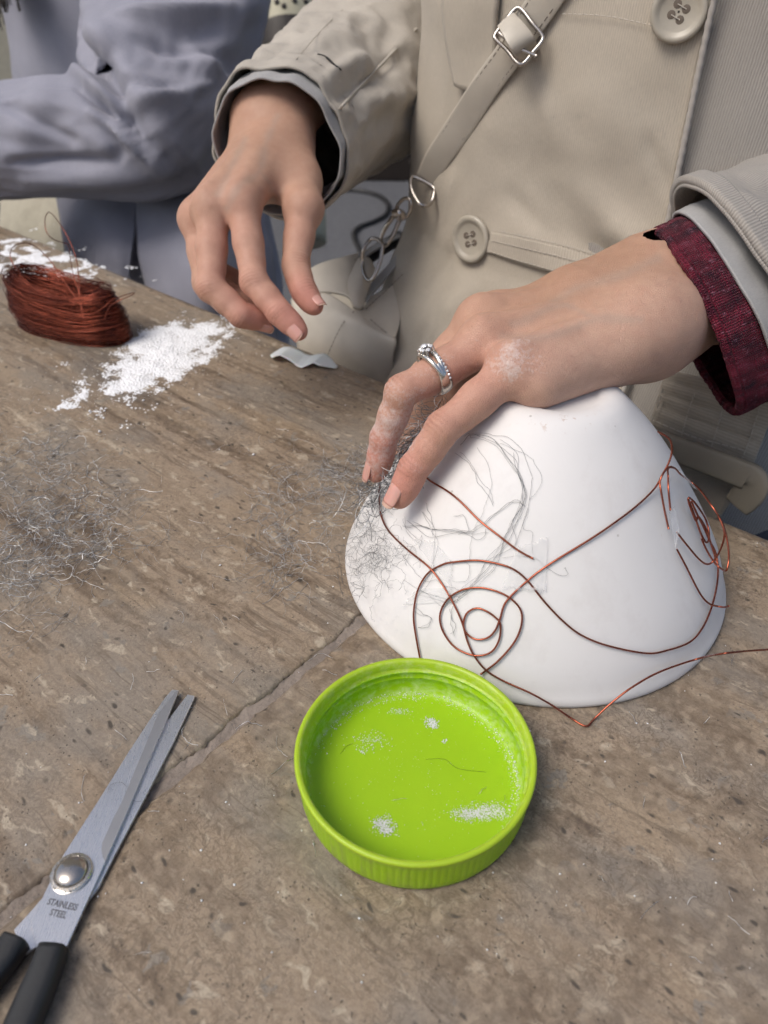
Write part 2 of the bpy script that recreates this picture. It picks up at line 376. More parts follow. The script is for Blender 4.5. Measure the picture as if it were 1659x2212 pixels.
M = dict(
    slab_a=stone_mat('travertine', False, 0.0), slab_b=stone_mat('travertine_pebbled', True, 3.1),
    grout=plain('grout', (.27, .225, .19), .9, bump=(420, .0012), var=.35),
    bowl=bowl_mat(), lid=lid_mat(), skin=skin_mat(), knit=knit_mat(),
    powder=plain('plaster_powder', (.84, .85, .87), .95, bump=(900, .0004), var=.05),
    copper=copper_mat('copper_wire', .66), coil=copper_mat('enamelled_copper', .42, True),
    wool=steel_mat('steel_wool', (.46, .465, .475), .42), wool_dark=steel_mat('dark_fibre', (.19, .20, .21), .5),
    wool_mid=steel_mat('grey_fibre', (.24, .245, .25), .5), wool_light=steel_mat('glint_steel', (.80, .81, .83), .36),  # the last one puts the wool's glints into its colour
    blade=steel_mat('brushed_steel', (.82, .82, .83), .28, (30, 1, 1)), bevel=steel_mat('ground_steel', (.47, .47, .48), .42, (30, 1, 1)),
    chrome=steel_mat('polished_metal', (.50, .46, .42), .2, (1, 1, 1)), silver=steel_mat('silver', (.74, .71, .66), .2, (1, 1, 1)),
    ink=plain('etched_mark', (.10, .10, .11), .6), rubber=plain('black_rubber', (.022, .023, .025), .5, bump=(800, .0001), var=.2),
    tape=tape_mat(), paper=plain('tape_scrap', (.80, .80, .80), .45, var=.08, Subsurface_Weight=.2, Subsurface_Scale=.003),
    coat=twill('beige_gabardine', (.53, .47, .385), .0015, .0, .4), coat_rib=twill('ribbed_gabardine', (.40, .37, .335), .0015, .06, .7, .08),
    sleeve=twill('sleeve_gabardine', (.53, .485, .42), .0015, .0, .35), lining=twill('smooth_lining', (.42, .415, .41), .0006, 0, .1),
    strap=plain('cream_leather', (.56, .51, .43), .42, bump=(700, .00012), var=.1), thread=plain('thread', (.52, .475, .41), .8),
    thread_dark=plain('dark_thread', (.15, .12, .095), .8),
    button=plain('horn_button', (.43, .39, .32), .35, var=.15), buckle_plastic=plain('beige_plastic', (.27, .235, .18), .5, var=.1),
    slate=twill('slate_cloth', (.32, .322, .385), .0009, 0, .15, .15), grey_cloth=twill('grey_cloth', (.30, .30, .33), .001, 0, .15, .1),
    flap=twill('flap_gabardine', (.44, .405, .355), .0007, 0, .3), denim=twill('dark_trousers', (.052, .056, .075), .0012, .3, .4), hair=plain('dark_hair', (.02, .014, .01), .45),
    bag=plain('bag_leather', (.55, .50, .42), .4, bump=(500, .00015), var=.12), zipm=plain('zip_tape', (.40, .39, .37), .6, bump=(1200, .0002)),
    dark=plain('painted_shade', (.012, .011, .011), .8),  # shade put into the colour, for the bag opening and sleeve slit
    pave=plain('pavement', (.115, .118, .13), .8, bump=(30, .003), var=.3), wall=plain('cream_render', (.42, .39, .31), .9, bump=(40, .004), var=.15),
    cream=plain('cream_glaze', (.50, .47, .34), .5, var=.12), brown=plain('brown_glaze', (.028, .021, .018), .55), cab=plain('dark_wood', (.035, .024, .018), .6, var=.4),
    cable=plain('black_cable', (.012, .012, .014), .5), ivory=plain('ivory_plastic', (.42, .39, .33), .5),
    nail=plain('nail', (.66, .35, .295), .2, var=.08, Subsurface_Weight=.2, Subsurface_Scale=.002), nail_edge=plain('nail_edge', (.64, .41, .32), .3),
    fuzz=plain('burgundy_fuzz', (.26, .07, .11), .9), gem=plain('clear_stone', (.85, .86, .88), .08, .3),
)

# ------------------------------------------------------------------ the setting
v, f = box((-6, -4, -.74), (6, 9, -.72)); tag(mesh_obj('pavement', v, f, M['pave'], smooth=False), kind='structure')
w = thing('cream_wall', (0, 4.45, -.72), 'plain cream rendered wall far behind both people', 'wall')
v, f = box((-5, 4.4, -.72), (5, 4.6, 6.0)); mesh_obj('wall_face', v, f, M['wall'], w, False)  # unseen upper height added to block sky light from behind
v, f = box((-5, 4.37, -.72), (5, 4.397, -.60)); mesh_obj('skirting', v, f, M['pave'], w, False)

# ------------------------------------------------------------------ stone table
def joint_line():
    a, b = on_z(760, 1350), on_z(50, 1950)
    return (a @ ED + b @ ED) / 2
JE = joint_line()
tb = thing('stone_table', en(JE, 0, -.72), 'brown travertine slab table with a mortar joint across it', 'table')
NOSE = .009
def slab(e0, e1, chip0, chip1, m, seed):
    """slab between e0 and e1 with worn, chipped ends and a rounded far edge"""
    ne = max(3, int(abs(e1 - e0) / .02)); n0 = -.42
    ns = np.r_[np.linspace(n0, EDGE - .02, 420), EDGE - .02 + np.linspace(0, .02 - NOSE, 6)[1:]]
    th = np.linspace(0, np.pi / 2, 7)[1:]
    pn_ = np.r_[ns, EDGE - NOSE + NOSE * np.sin(th), EDGE, EDGE - .002]
    pz = np.r_[0 * ns, NOSE * np.cos(th) - NOSE, -.028, -.034]
    K = len(pn_)
    def wob(n, s): return .0016 * fbm(np.stack([n * 60, 0 * n + s, 0 * n], -1), 4) + .0009 * pn(np.stack([n * 420, 0 * n + s, 0 * n], -1))
    cols = []
    es = [(e0 + .0000, -.006, chip0), (e0 + .0006, -.0010, chip0), (e0 + .0022, 0, chip0)] + [(x, 0, 0) for x in np.linspace(e0 + .02, e1 - .02, ne)] + \
         [(e1 - .0022, 0, chip1), (e1 - .0006, -.0010, chip1), (e1 - .0000, -.006, chip1)]
    for k, (e, dz, ch) in enumerate(es):
        wv = wob(pn_, seed + (0 if k < 3 else 9)) * ch
        z = pz + dz
        cols.append(e * ED[None] + wv[:, None] * ED[None] + pn_[:, None] * EN[None] + np.stack([0 * z, 0 * z, z], -1))
    P = np.array(cols)
    vs = P.reshape(-1, 3); fs = [tuple(q) for q in grid_faces(len(es), K)]
    # underside and front
    b = len(vs); lo = []
    for e in (e0, e1):
        for n in (n0, EDGE - .002): lo.append(en(e, n, -.034))
    vs = np.concatenate([vs, np.array(lo)]); fs.append((b, b + 1, b + 3, b + 2))
    return vs, fs
def slab_obj(e0, e1, c0, c1, m, seed):
    vs, fs = slab(e0, e1, c0, c1, m, seed)
    o = mesh_obj('stone_slab', vs, fs, m, tb)
    # turn the object's own axes along the slab, so that its layers run that way
    ang = math.atan2(ED[1], ED[0]); rm = Matrix.Rotation(-ang, 4, 'Z'); o.data.transform(rm); o.rotation_euler = (0, 0, ang)
    return o
G = .0019
slab_obj(JE - .80, JE - G, 0, 1, M['slab_a'], 1.0)
slab_obj(JE + G, JE + .75, 1, 0, M['slab_b'], 5.0)
ns = np.linspace(-.42, EDGE - .004, 700); es = np.linspace(JE - .0052, JE + .0052, 12)
NS, ES = np.meshgrid(ns, es, indexing='ij')
Z = -.0012 - .0004 * np.cos((ES - JE) / .004) + .0007 * fbm(np.stack([NS * 230, ES * 400, 0 * NS], -1), 4)
Z = np.minimum(Z, -.0004)
mesh_obj('mortar_joint', (NS[..., None] * EN + ES[..., None] * ED + np.stack([0 * Z, 0 * Z, Z], -1)).reshape(-1, 3), grid_faces(700, 12)[:, ::-1], M['grout'], tb)
v, f = box((0, 0, -.72), (1.4, .6, -.036)); v = np.array([en(JE - .7 + p[0], -.35 + p[1], p[2]) for p in v]); mesh_obj('base', v, f, M['grout'], tb, False)

# ------------------------------------------------------------------ bowl, upside down
BC = V(.0689, .2742, 0); BR, BH, BF = .0873, .0903, .0246
def bowl_r(u): return BR + (BF - BR) * u + .0087 * np.sin(np.pi * u) + .0008 * np.sin(3 * np.pi * u)
_u = np.linspace(0, 1, 60)
_bz = np.r_[BH * _u]; _br = bowl_r(_u)
def bowl_sd(P):
    """roughly the distance above the bowl's outside"""
    rho = np.linalg.norm((P - BC)[..., :2], axis=-1); z = P[..., 2]
    side = (rho - np.interp(z, _bz, _br)) * .80
    return np.maximum(side, z - BH)
def bowl_n(p):
    e = 1e-4; g = V(*[(bowl_sd(p + e * a) - bowl_sd(p - e * a)) for a in np.eye(3)]); return nrm(g)
def on_bowl(px, py, lift=.0006):
    d = ray(px, py); ts = np.linspace(.18, .46, 2400); P = O + ts[:, None] * d
    s = bowl_sd(P) - lift; i = np.where(s < 0)[0]
    return P[i[0]] if len(i) else P[np.argmin(s)]
prof = [(BR - .0045, .0005), (BR - .0016, .0), (BR - .0005, .0009), (BR - .0004, .0022), (bowl_r(.042) + .0004, .0038), (bowl_r(.056) + .0002, .0051)]
for u in np.linspace(.075, .955, 40): prof.append((bowl_r(u), BH * u))
prof += [(bowl_r(.985), BH * .982), (bowl_r(1) - .0012, BH * .996), (bowl_r(1) - .0035, BH), (BF - .007, BH), (BF - .009, BH - .0012), (.008, BH - .0014), (.0, BH - .0014)]
inner = [(.0, BH - .008), (.008, BH - .008)] + [(bowl_r(u) - .0062, BH * u - .004) for u in np.linspace(.95, .06, 24)]
v, f = lathe(prof + inner + [prof[0]], BC, 160)
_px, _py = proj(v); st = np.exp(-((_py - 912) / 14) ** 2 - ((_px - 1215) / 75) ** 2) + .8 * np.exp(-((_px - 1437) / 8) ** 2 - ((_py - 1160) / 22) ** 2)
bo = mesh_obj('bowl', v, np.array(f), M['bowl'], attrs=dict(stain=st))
tag(bo, 'white unglazed bowl turned upside down under the hand', 'bowl')
# ------------------------------------------------------------------ lime green lid
LC = V(.01127, .1563, 0); LR, LH = .0404, .0182
ld = thing('jar_lid', LC, 'lime green plastic lid lying open side up, powder inside', 'lid')
th = np.linspace(0, 2 * np.pi, 720, endpoint=False)
pf = [(.0, 0), (LR - .0035, 0), (LR - .0018, .0006), (LR - .0012, .0022)]
pf += [(LR - .0010 + .0006 * k / 5, .0022 + (LH - .0052) * k / 5) for k in range(1, 6)]
pf += [(LR - .0002, LH - .0022), (LR + .0002, LH - .0010), (LR - .0001, LH - .0002), (LR - .0008, LH), (LR - .0016, LH - .0002), (LR - .0021, LH - .0010),
       (LR - .0023, LH - .0034), (LR - .0023, LH - .0046), (LR - .0032, LH - .0052), (LR - .0033, LH - .0058), (LR - .0024, LH - .0066), (LR - .0024, LH - .0078),
       (LR - .0031, LH - .0084), (LR - .0031, LH - .0090), (LR - .0025, LH - .0097), (LR - .0026, .0050), (LR - .0031, .0032), (LR - .0042, .0021), (LR - .0062, .0017), (.02, .0016), (.0, .0016)]
pf = np.array(pf)
def ribs(r, z, t):
    k = np.zeros(len(pf)); k[3:9] = 1
    r = r - k[:, None] * .00013 * (.5 + .5 * np.cos(t * 108)) ** 3
    thr = np.zeros(len(pf)); thr[17:21] = 1; thr[21:25] = .6
    return r, z + thr[:, None] * .0013 * np.sin(t + 1.0)
v, f = lathe(pf, LC, 720, ribs)
rho = np.linalg.norm((v - LC)[:, :2], axis=1)
idx = np.repeat(np.arange(len(pf)), 720)
dust = np.where((idx >= 13) & (idx < 25), .38, 0) + np.where(idx >= 25, .42 * np.exp(-((rho - .0372) / .0022) ** 2), 0)
o = mesh_obj('shell', v, np.array(f), M['lid'], ld, attrs=dict(dust=dust, grime=((idx >= 2) & (idx < 9)) * 1.0, rim=((idx >= 9) & (idx < 17)) * 1.0))
o.data.materials[0] = M['lid']

# ------------------------------------------------------------------ powder
def powder(name, label, org, ax, ay, w, h, res, hfun, z0=.0002, crumbs=0, cr=(.0002, .0007), cat='powder'):
    nu, nv = int(w / res), int(h / res)
    U_, W_ = np.meshgrid(np.linspace(-w / 2, w / 2, nu), np.linspace(-h / 2, h / 2, nv), indexing='ij')
    H = hfun(U_, W_); P = org + U_[..., None] * ax + W_[..., None] * ay + np.stack([0 * H, 0 * H, np.maximum(H, -.0002) + z0], -1)
    ff = grid_faces(nu, nv); Hf = H.reshape(-1)
    keep = (Hf[ff] > 0).any(1); ff = ff[keep]
    used = np.unique(ff); mp = -np.ones(nu * nv, int); mp[used] = np.arange(len(used))
    mb = MB(); mb.add(P.reshape(-1, 3)[used], [tuple(q) for q in mp[ff]])
    cand = np.where(H.reshape(-1) > -.0006)[0]
    ico = np.array([[0, 0, 1], [.9, 0, .3], [.28, .85, .3], [-.73, .53, .3], [-.73, -.53, .3], [.28, -.85, .3], [0, 0, -.5]])
    icf = [(0, 1, 2), (0, 2, 3), (0, 3, 4), (0, 4, 5), (0, 5, 1), (6, 2, 1), (6, 3, 2), (6, 4, 3), (6, 5, 4), (6, 1, 5)]
    for k in range(crumbs):
        c = P.reshape(-1, 3)[RNG.choice(cand)] + ax * RNG.normal() * .003 + ay * RNG.normal() * .003
        c[2] = org[2] + z0; r = cr[0] + (cr[1] - cr[0]) * RNG.random() ** 3
        mb.add(c + ico * r * (1 + .35 * RNG.normal(size=(7, 3))) + V(0, 0, r * .4), icf)
    o = mb.build(name, M['powder']); return tag(o, label, cat, kind='stuff')
a, b = on_z(225, 845), on_z(470, 715); c0 = (a + b) / 2; ax = nrm(b - a); ay = V(-ax[1], ax[0], 0)
def hp(u, w):
    q = np.stack([u * 60, w * 60, 0 * u], -1)
    body = .0014 * np.exp(-(u / .048) ** 2 - ((w - .0035 * np.sin(u * 60)) / .019) ** 2)
    tail = .0009 * np.exp(-((u - .022) / .028) ** 2 - ((w - .026) / .012) ** 2)
    n = fbm(q, 4); fine = pn(q * 14)
    return (body + tail) * (1 + .8 * n + .5 * fine) - .00040 + .00030 * n + .00032 * fine + .00012 * pn(q * 30)
powder('plaster_powder', 'long heap of white powder between copper coil and tape scrap', c0, ax, ay, .19, .11, .0005, hp, crumbs=700, cr=(.0001, .0004))
a, b = on_z(20, 575), on_z(150, 548); c0 = on_z(75, 565); ax = ED; ay = EN
def hp2(u, w):
    q = np.stack([u * 55 + 9, w * 55, 0 * u + 2], -1); n = fbm(q, 5)
    return .0008 * np.exp(-(u / .06) ** 2 - (w / .026) ** 2) * (1 + n) - .00062 + .0006 * n + .0005 * pn(q * 11)
powder('plaster_powder', 'patchy white powder behind the copper coil near table edge', c0, ax, ay, .23, .10, .0009, hp2, crumbs=120, cr=(.0001, .0004))
# loose crumbs on the stone
mb = MB(); ico = [(0, 0, .8), (.9, .1, .2), (.2, .9, .25), (-.8, .5, .2), (-.7, -.6, .15), (.3, -.9, .2), (0, 0, -.4)]
icf = [(0, 1, 2), (0, 2, 3), (0, 3, 4), (0, 4, 5), (0, 5, 1), (6, 2, 1), (6, 3, 2), (6, 4, 3), (6, 5, 4), (6, 1, 5)]
spots = [(195, 890, .0011), (226, 889, .0010), (224, 905, .0009), (215, 934, .0012), (155, 880, .0010), (548, 983, .0010), (474, 972, .0007), (310, 866, .0009), (476, 1222, .0007), (700, 640, .0007)]
for k in range(150):
    spots.append((RNG.uniform(20, 1640), RNG.uniform(860, 2150), .0002 + .0003 * RNG.random() ** 2))
for k in range(2600):
    t_ = RNG.normal() * .62; spots.append((348 + 125 * t_ + RNG.normal() * 30, 780 - 66 * t_ + RNG.normal() * 26, .00008 + .0003 * RNG.random() ** 5))
for k in range(900):
    spots.append((RNG.normal(80, 60), RNG.normal(570, 30), .0001 + .0003 * RNG.random() ** 4))
for px, py, r in spots:
    mb.add(on_z(px, py) + (np.array(ico) * (1 + .25 * RNG.normal(size=(7, 3)))) * r + V(0, 0, r * .35), icf)
tag(mb.build('powder_crumbs', M['powder']), 'loose white plaster crumbs scattered over the brown stone', 'crumbs', kind='stuff')
# powder left in the lid
mb = MB()
fl = .0017
for k in range(5200):
    t_ = RNG.uniform(0, 2 * np.pi); dens = .5 + .8 * pn(np.array([[np.cos(t_) * 3, np.sin(t_) * 3, .5]]))[0] + .35 * np.cos(t_ - .35)
    if RNG.random() > dens: continue
    q = LR - .0038 - abs(RNG.normal()) * .0014; r = (.00007 + .00026 * RNG.random() ** 4)
    z = fl + max(0, .0016 - (LR - .0038 - q) * 1.3) * RNG.random()
    mb.add(LC + V(q * np.cos(t_), q * np.sin(t_), z) + np.array(ico) * (1 + .3 * RNG.normal(size=(7, 3))) * r + V(0, 0, r * .2), icf)
for (px, py, sx, sy, n, r0) in [(1018, 1758, 20, 8, 600, .00024), (1060, 1752, 20, 9, 600, .00024), (826, 1780, 12, 8, 260, .0003), (838, 1793, 10, 7, 160, .0003), (930, 1560, 7, 5, 150, .0003), (938, 1567, 5, 4, 90, .0003), (800, 1600, 22, 9, 160, .00024),
                                (860, 1537, 12, 4, 90, .00022), (785, 1622, 5, 4, 40, .00024), (960, 1602, 3, 2, 20, .0003), (900, 1640, 130, 110, 420, .00013)]:
    for k in range(n):
        p = on_z(px + RNG.normal() * sx, py + RNG.normal() * sy, fl); r = r0 * (.3 + .8 * RNG.random())
        if np.linalg.norm((p - LC)[:2]) > LR - .005: continue
        mb.add(p + np.array(ico) * (1 + .4 * RNG.normal(size=(7, 3))) * V(r, r, r * .5) + V(0, 0, r * .1), icf)
tag(mb.build('powder_residue', M['powder']), 'dried white powder residue caked inside the green lid', 'powder', kind='stuff')

# ------------------------------------------------------------------ scissors
sc0 = on_z(160, 1897); tipv = on_z(372, 1490) - sc0; sd = nrm(tipv * V(1, 1, 0)); sp = V(-sd[1], sd[0], 0)   # along, across (left)
scs = thing('scissors', sc0, 'steel scissors with black handles lying slightly open beside the lid', 'scissors')
SL = np.linalg.norm(tipv[:2])
def loc2(px, py, z=0.0):
    p = on_z(px, py, z) - sc0; return p @ sd, p @ sp
def plate(name, pts, z0, z1, m, bev=.0003, zt=None):
    """flat plate from an outline in (along, across); zt lets the height change along the blade"""
    k = len(pts); lo = [sc0 + a * sd + b * sp + V(0, 0, z0 + (zt(a) if zt else 0)) for a, b in pts]
    hi = [sc0 + a * sd + b * sp + V(0, 0, z1 + (zt(a) if zt else 0)) for a, b in pts]
    fs = [tuple(range(k))[::-1], tuple(range(k, 2 * k))] + [(i, (i + 1) % k, k + (i + 1) % k, k + i) for i in range(k)]
    o = mesh_obj(name, np.array(lo + hi), fs, m, scs, False)
    n = sd; return mod_bevel(o, bev, 1) if bev else o
# top blade outline (pixels traced on the plate's own plane)
zt_ = .0030
top = [loc2(x, y, zt_) for x, y in [(372, 1489), (386, 1491), (382, 1502), (356, 1564), (320, 1646), (274, 1756), (228, 1860), (199, 1924), (144, 2044), (84, 2064), (77, 2046), (66, 1988), (76, 1973), (85, 1952), (135, 1849), (213, 1728), (277, 1625), (331, 1543), (356, 1507)]]
def orient(p):
    a = sum(p[i][0] * p[(i + 1) % len(p)][1] - p[(i + 1) % len(p)][0] * p[i][1] for i in range(len(p))); return p if a > 0 else p[::-1]
top = orient(top); tb_ = plate('blade', top, .0018, .0030, M['blade'], .00012)
bv = orient([loc2(x, y, .0031) for x, y in [(381, 1492), (385, 1493), (381, 1503), (355, 1565), (319, 1647), (273, 1757), (227, 1861), (222, 1852), (219, 1835), (221, 1820), (245, 1767), (263, 1733), (302, 1639), (341, 1543)]])
plate('ground_bevel', bv, .00302, .00312, M['bevel'], 0)
low = orient([loc2(x, y, .0016) for x, y in [(405, 1500), (420, 1503), (419, 1509), (373, 1607), (309, 1732), (249, 1845), (213, 1917), (150, 2000), (52, 2062), (30, 2009), (70, 1965), (150, 1870), (230, 1760), (330, 1610), (357, 1563)]])
plate('blade', low, .0005, .0017, M['blade'], .00012)
# screw with milled ring and domed head
mr = np.array([(.0063, .0030), (.0064, .0036), (.0060, .0040), (.0052, .0041), (.0050, .0038)])
v, f = lathe(mr, sc0, 176, lambda r, z, t: (r, z + (np.array([0, 0, 1, 1, 0])[:, None]) * .00018 * np.sign(np.cos(t * 44))))
mesh_obj('milled_ring', v, f, M['silver'], scs, False)
v, f = lathe([(.0050, .0036)] + [(.0049 * math.cos(a), .0040 + .0021 * math.sin(a)) for a in np.linspace(0, 1.55, 12)], sc0, 48)
mesh_obj('pivot_screw', v, f, M['chrome'], scs)
# etched words
def words(txt, px, py, size):
    cu = bpy.data.curves.new('etched_words', 'FONT'); cu.body = txt; cu.size = size; cu.align_x = 'CENTER'; cu.extrude = .00003; cu.space_character = 1.02; cu.offset = .00006
    o = bpy.data.objects.new('etched_words', cu); scene.collection.objects.link(o)
    dg = bpy.context.evaluated_depsgraph_get(); me = bpy.data.meshes.new_from_object(o.evaluated_get(dg)); bpy.data.objects.remove(o)
    me.materials.append(M['ink']); o = bpy.data.objects.new('etched_words', me); scene.collection.objects.link(o); o.parent = scs
    p = on_z(px, py, .00303); o.location = Vector((p - sc0).tolist()); a = on_z(px + 20, py + 4.5, .00303) - p
    o.rotation_euler = (0, 0, math.atan2(a[1], a[0])); o.scale = (.70, .92, 1); return o
words('STAINLESS', 132, 1960, .0029); words('STEEL', 123, 1980, .0029)
# handles
def handle(pts, r):
    C = crom([on_z(x, y, .0045) for x, y in pts], 40); mb = MB(); T, A, B = frames(C); th = np.linspace(0, 2 * np.pi, 14, endpoint=False)
    rr = np.interp(np.linspace(0, 1, 40), np.linspace(0, 1, len(r)), r)
    side = np.cross(V(0, 0, 1), T); side = nrm(side)
    sq = lambda x: np.sign(x) * np.abs(x) ** .6
    P = C[:, None] + rr[:, None, None] * sq(np.cos(th))[None, :, None] * side[:, None] + (.0040 * sq(np.sin(th)))[None, :, None] * V(0, 0, 1)
    mb.add(P.reshape(-1, 3), [tuple(q) for q in grid_faces(40, 14, False, True)] + [tuple(range(14)), tuple(range(39 * 14, 40 * 14))[::-1]])
    return mb.build('handle', M['rubber'], scs)
handle([(116, 2048), (94, 2108), (70, 2165), (48, 2216), (10, 2300), (-40, 2390), (-120, 2420), (-150, 2350), (-90, 2260)], [.0041, .0046, .0046, .0048, .005, .005])
handle([(36, 2030), (12, 2066), (-25, 2110), (-80, 2170), (-160, 2240), (-270, 2260), (-300, 2170), (-200, 2100)], [.0040, .0044, .0046, .0048, .005, .005])

# ------------------------------------------------------------------ copper wire coil
cc = (on_z(30, 690) + on_z(270, 755)) / 2 + EN * .006
p0, p1 = on_z(45, 700), on_z(272, 752); ca = nrm((p1 - p0) * V(1, 1, 0)); cb = V(-ca[1], ca[0], 0); CL = np.linalg.norm(p1 - p0) / 2
cl = thing('wire_coil', cc, 'hank of dark red enamelled copper wire on the stone table', 'wire')
mb = MB()
ph = np.linspace(0, 2 * np.pi, 64, endpoint=False)
BUN = []                                            # the hank is a pile of bundles, each with its own lean
for k in range(9):
    q = k / 8; BUN.append((.0035 + .030 * q, CL * np.interp(q, [0, .3, .6, .72, .85, 1], [.97, 1.0, .97, .90, .94, .84]), np.interp(q, [0, .35, .65, 1], [.0150, .0175, .0150, .0125]), RNG.normal() * .05 - .05 * q, RNG.normal() * .0014 - .003 * q, RNG.normal() * .0012, RNG.uniform(0, 6)))
for k in range(520):
    z0_, L_, W_, tl, ox, oy, ph0 = BUN[RNG.integers(9)]; rr = RNG.normal() * .0026; rz = RNG.normal() * .0030
    x = (L_ - abs(rr) * .8 + rr) * np.sign(np.cos(ph)) * np.abs(np.cos(ph)) ** .72 + ox; y = (W_ + rr) * np.sin(ph) + oy
    zz = z0_ + rz + tl * x + (.0085 * (x / CL) ** 2 - .0045) * z0_ / .033 + .0016 * np.sin(ph + ph0) + .0011 * np.sin(2 * ph + RNG.uniform(0, 6)) + RNG.normal() * .05 * x * (RNG.random() < .3)
    P = cc + x[:, None] * ca + y[:, None] * cb + np.stack([0 * x, 0 * x, zz], -1)
    P += .0009 * np.stack([pn(np.stack([x * 50, y * 50 + k, 0 * x + j_], -1)) for j_ in (0, 5, 9)], -1)
    P[:, 2] = np.maximum(P[:, 2], .0005); v, f = tube(P, .00023, 4, True); mb.add(v, f)
mb.build('wire_windings', M['coil'], cl)
def wire(P, r, m, name='loose_loop', parent=None, n=5):
    v, f = tube(resamp(P, .0012), r, n); return mesh_obj(name, v, f, m, parent)
d0 = .515
for pts in ([(181, 690), (170, 630), (160, 600), (152, 560), (148, 530), (128, 522), (112, 515), (100, 500), (97, 475), (103, 460), (112, 462), (130, 485), (150, 520), (165, 560), (170, 600), (172, 640), (178, 690)],
            [(168, 650), (140, 610), (110, 565), (80, 535), (55, 525), (30, 532), (22, 552), (35, 580), (60, 598), (120, 608), (170, 612), (196, 622), (205, 650), (215, 660)],
            [(140, 690), (180, 685), (215, 670), (240, 650), (262, 640), (290, 632), (280, 640), (255, 650), (235, 665), (225, 690)]):
    wire(crom([at(x, y, d0 + .006 * math.sin(i * .7)) for i, (x, y) in enumerate(pts)], 160), .00027, M['coil'], parent=cl)

# ------------------------------------------------------------------ copper wires on the bowl
def bwire(pts, label, lift=.0011, r=.00039, dl=None, extra=None):
    P = []
    for i, p in enumerate(pts):
        l = lift if len(p) < 3 else p[2]
        P.append(on_bowl(p[0], p[1], l) if l < .9 else on_z(p[0], p[1], l - 1))
    C = crom(P, 40 * len(P))
    return tag(wire(C, r, M['copper'], 'copper_wire', None, 8), label, 'wire', 'copper wires bent over the bowl')
def c3(*pts): return [((800 + .6751 * p[0]) / 1.1573, (950 + .6751 * p[1]) / 1.1573) + tuple(p[2:]) for p in pts]
def c4(*pts): return [((1560 + .2939 * p[0]) / 1.1573, (1100 + .2939 * p[1]) / 1.1573) + tuple(p[2:]) for p in pts]
bwire(c3((222, 372), (219, 430), (226, 500), (255, 560), (320, 625), (400, 690), (445, 745), (490, 820), (525, 895), (545, 965), (570, 1020), (615, 1075), (680, 1115), (780, 1160, .0025), (860, 1205, .003), (930, 1252, 1.0008), (985, 1282, 1.0007), (1015, 1255, 1.001), (1080, 1195, .004), (1160, 1135, .004), (1260, 1080, .003), (1400, 1032, .004), (1500, 1012, 1.03), (1659, 998, 1.02), (1900, 985, 1.006)),
      'copper wire running down from hand, kinked at bowl rim, off to the right')
bwire(c3((380, 350), (412, 376), (470, 410), (520, 450), (590, 520), (660, 575), (731, 629), (790, 662)), 'straight copper wire from under little finger to clear tape')
w2 = c3((372, 1040), (357, 960), (347, 890), (350, 830), (365, 770), (400, 715), (450, 685), (490, 675), (580, 668), (660, 681), (720, 703), (770, 745), (830, 820), (900, 893), (970, 946), (1070, 985), (1210, 1012), (1290, 1000), (1370, 970), (1415, 920), (1447, 850), (1468, 770), (1474, 700), (1465, 640), (1440, 590), (1418, 540, .003), (1398, 500, .004), (1375, 450, .005))
bwire(w2, 'copper wire arcing low across bowl front from tape to right motif')
w3 = c3((595, 1090), (660, 1040), (720, 970), (746, 905), (742, 850), (700, 805), (640, 778), (580, 769), (520, 780), (470, 815), (444, 870), (455, 930), (500, 990), (570, 1020), (630, 1010), (662, 965), (668, 905), (650, 880), (618, 857), (580, 845), (545, 862), (531, 900), (540, 935), (575, 960), (620, 955), (650, 925), (668, 880), (690, 820), (770, 742), (850, 682), (1000, 590), (1100, 522), (1180, 460), (1240, 400, .002), (1268, 350, .004), (1290, 310, .007), (1303, 265, .010), (1295, 220, .012), (1250, 190, .010))
bwire(w3, 'copper wire coiled into round spiral rosette on bowl front')
bwire(c4((380, 760, .003), (345, 600, .003), (318, 450, .004), (305, 370, .004), (320, 310, .005), (370, 240, .006), (430, 240, .006), (480, 290, .004), (560, 350, .003), (640, 420, .006), (730, 540, .010), (800, 640, .012), (850, 740, .012), (885, 900, .012), (890, 1020, .011), (870, 1110, .010), (820, 1090, .006), (760, 1030, .004), (700, 930, .003), (660, 840, .003)),
      'copper wire loop standing off right side of bowl')
bwire(c4((395, 600, .003), (378, 420, .004), (375, 300, .004), (372, 250, .005), (390, 225, .006), (430, 240, .006)), 'short upright copper wire taped on bowl right side')
bwire(c4((450, 785, .003), (540, 900, .003), (640, 1015, .003), (710, 1057, .003), (770, 1020, .005), (820, 930, .009), (850, 840, .012), (850, 760, .013), (800, 640, .012)), 'copper wire loop from tape curling past bowl edge')
bwire(c4((450, 930, .002), (530, 1080, .002), (610, 1240, .002), (670, 1340, .002), (730, 1395, .002), (800, 1415, .003), (860, 1422, .006), (888, 1412, .008)), 'loose copper wire end curving out past right bowl edge')
bwire(c4((545, 500, .003), (600, 640, .003), (640, 760, .003), (680, 850, .003), (710, 870, .003), (724, 800, .003), (700, 690, .003), (650, 600, .004), (590, 520, .004), (545, 490, .004), (560, 560, .003), (612, 690, .003), (625, 650, .003), (650, 670, .003), (700, 760, .003), (740, 880, .003), (790, 1040, .003)), 'narrow copper wire spiral on bowl right flank')

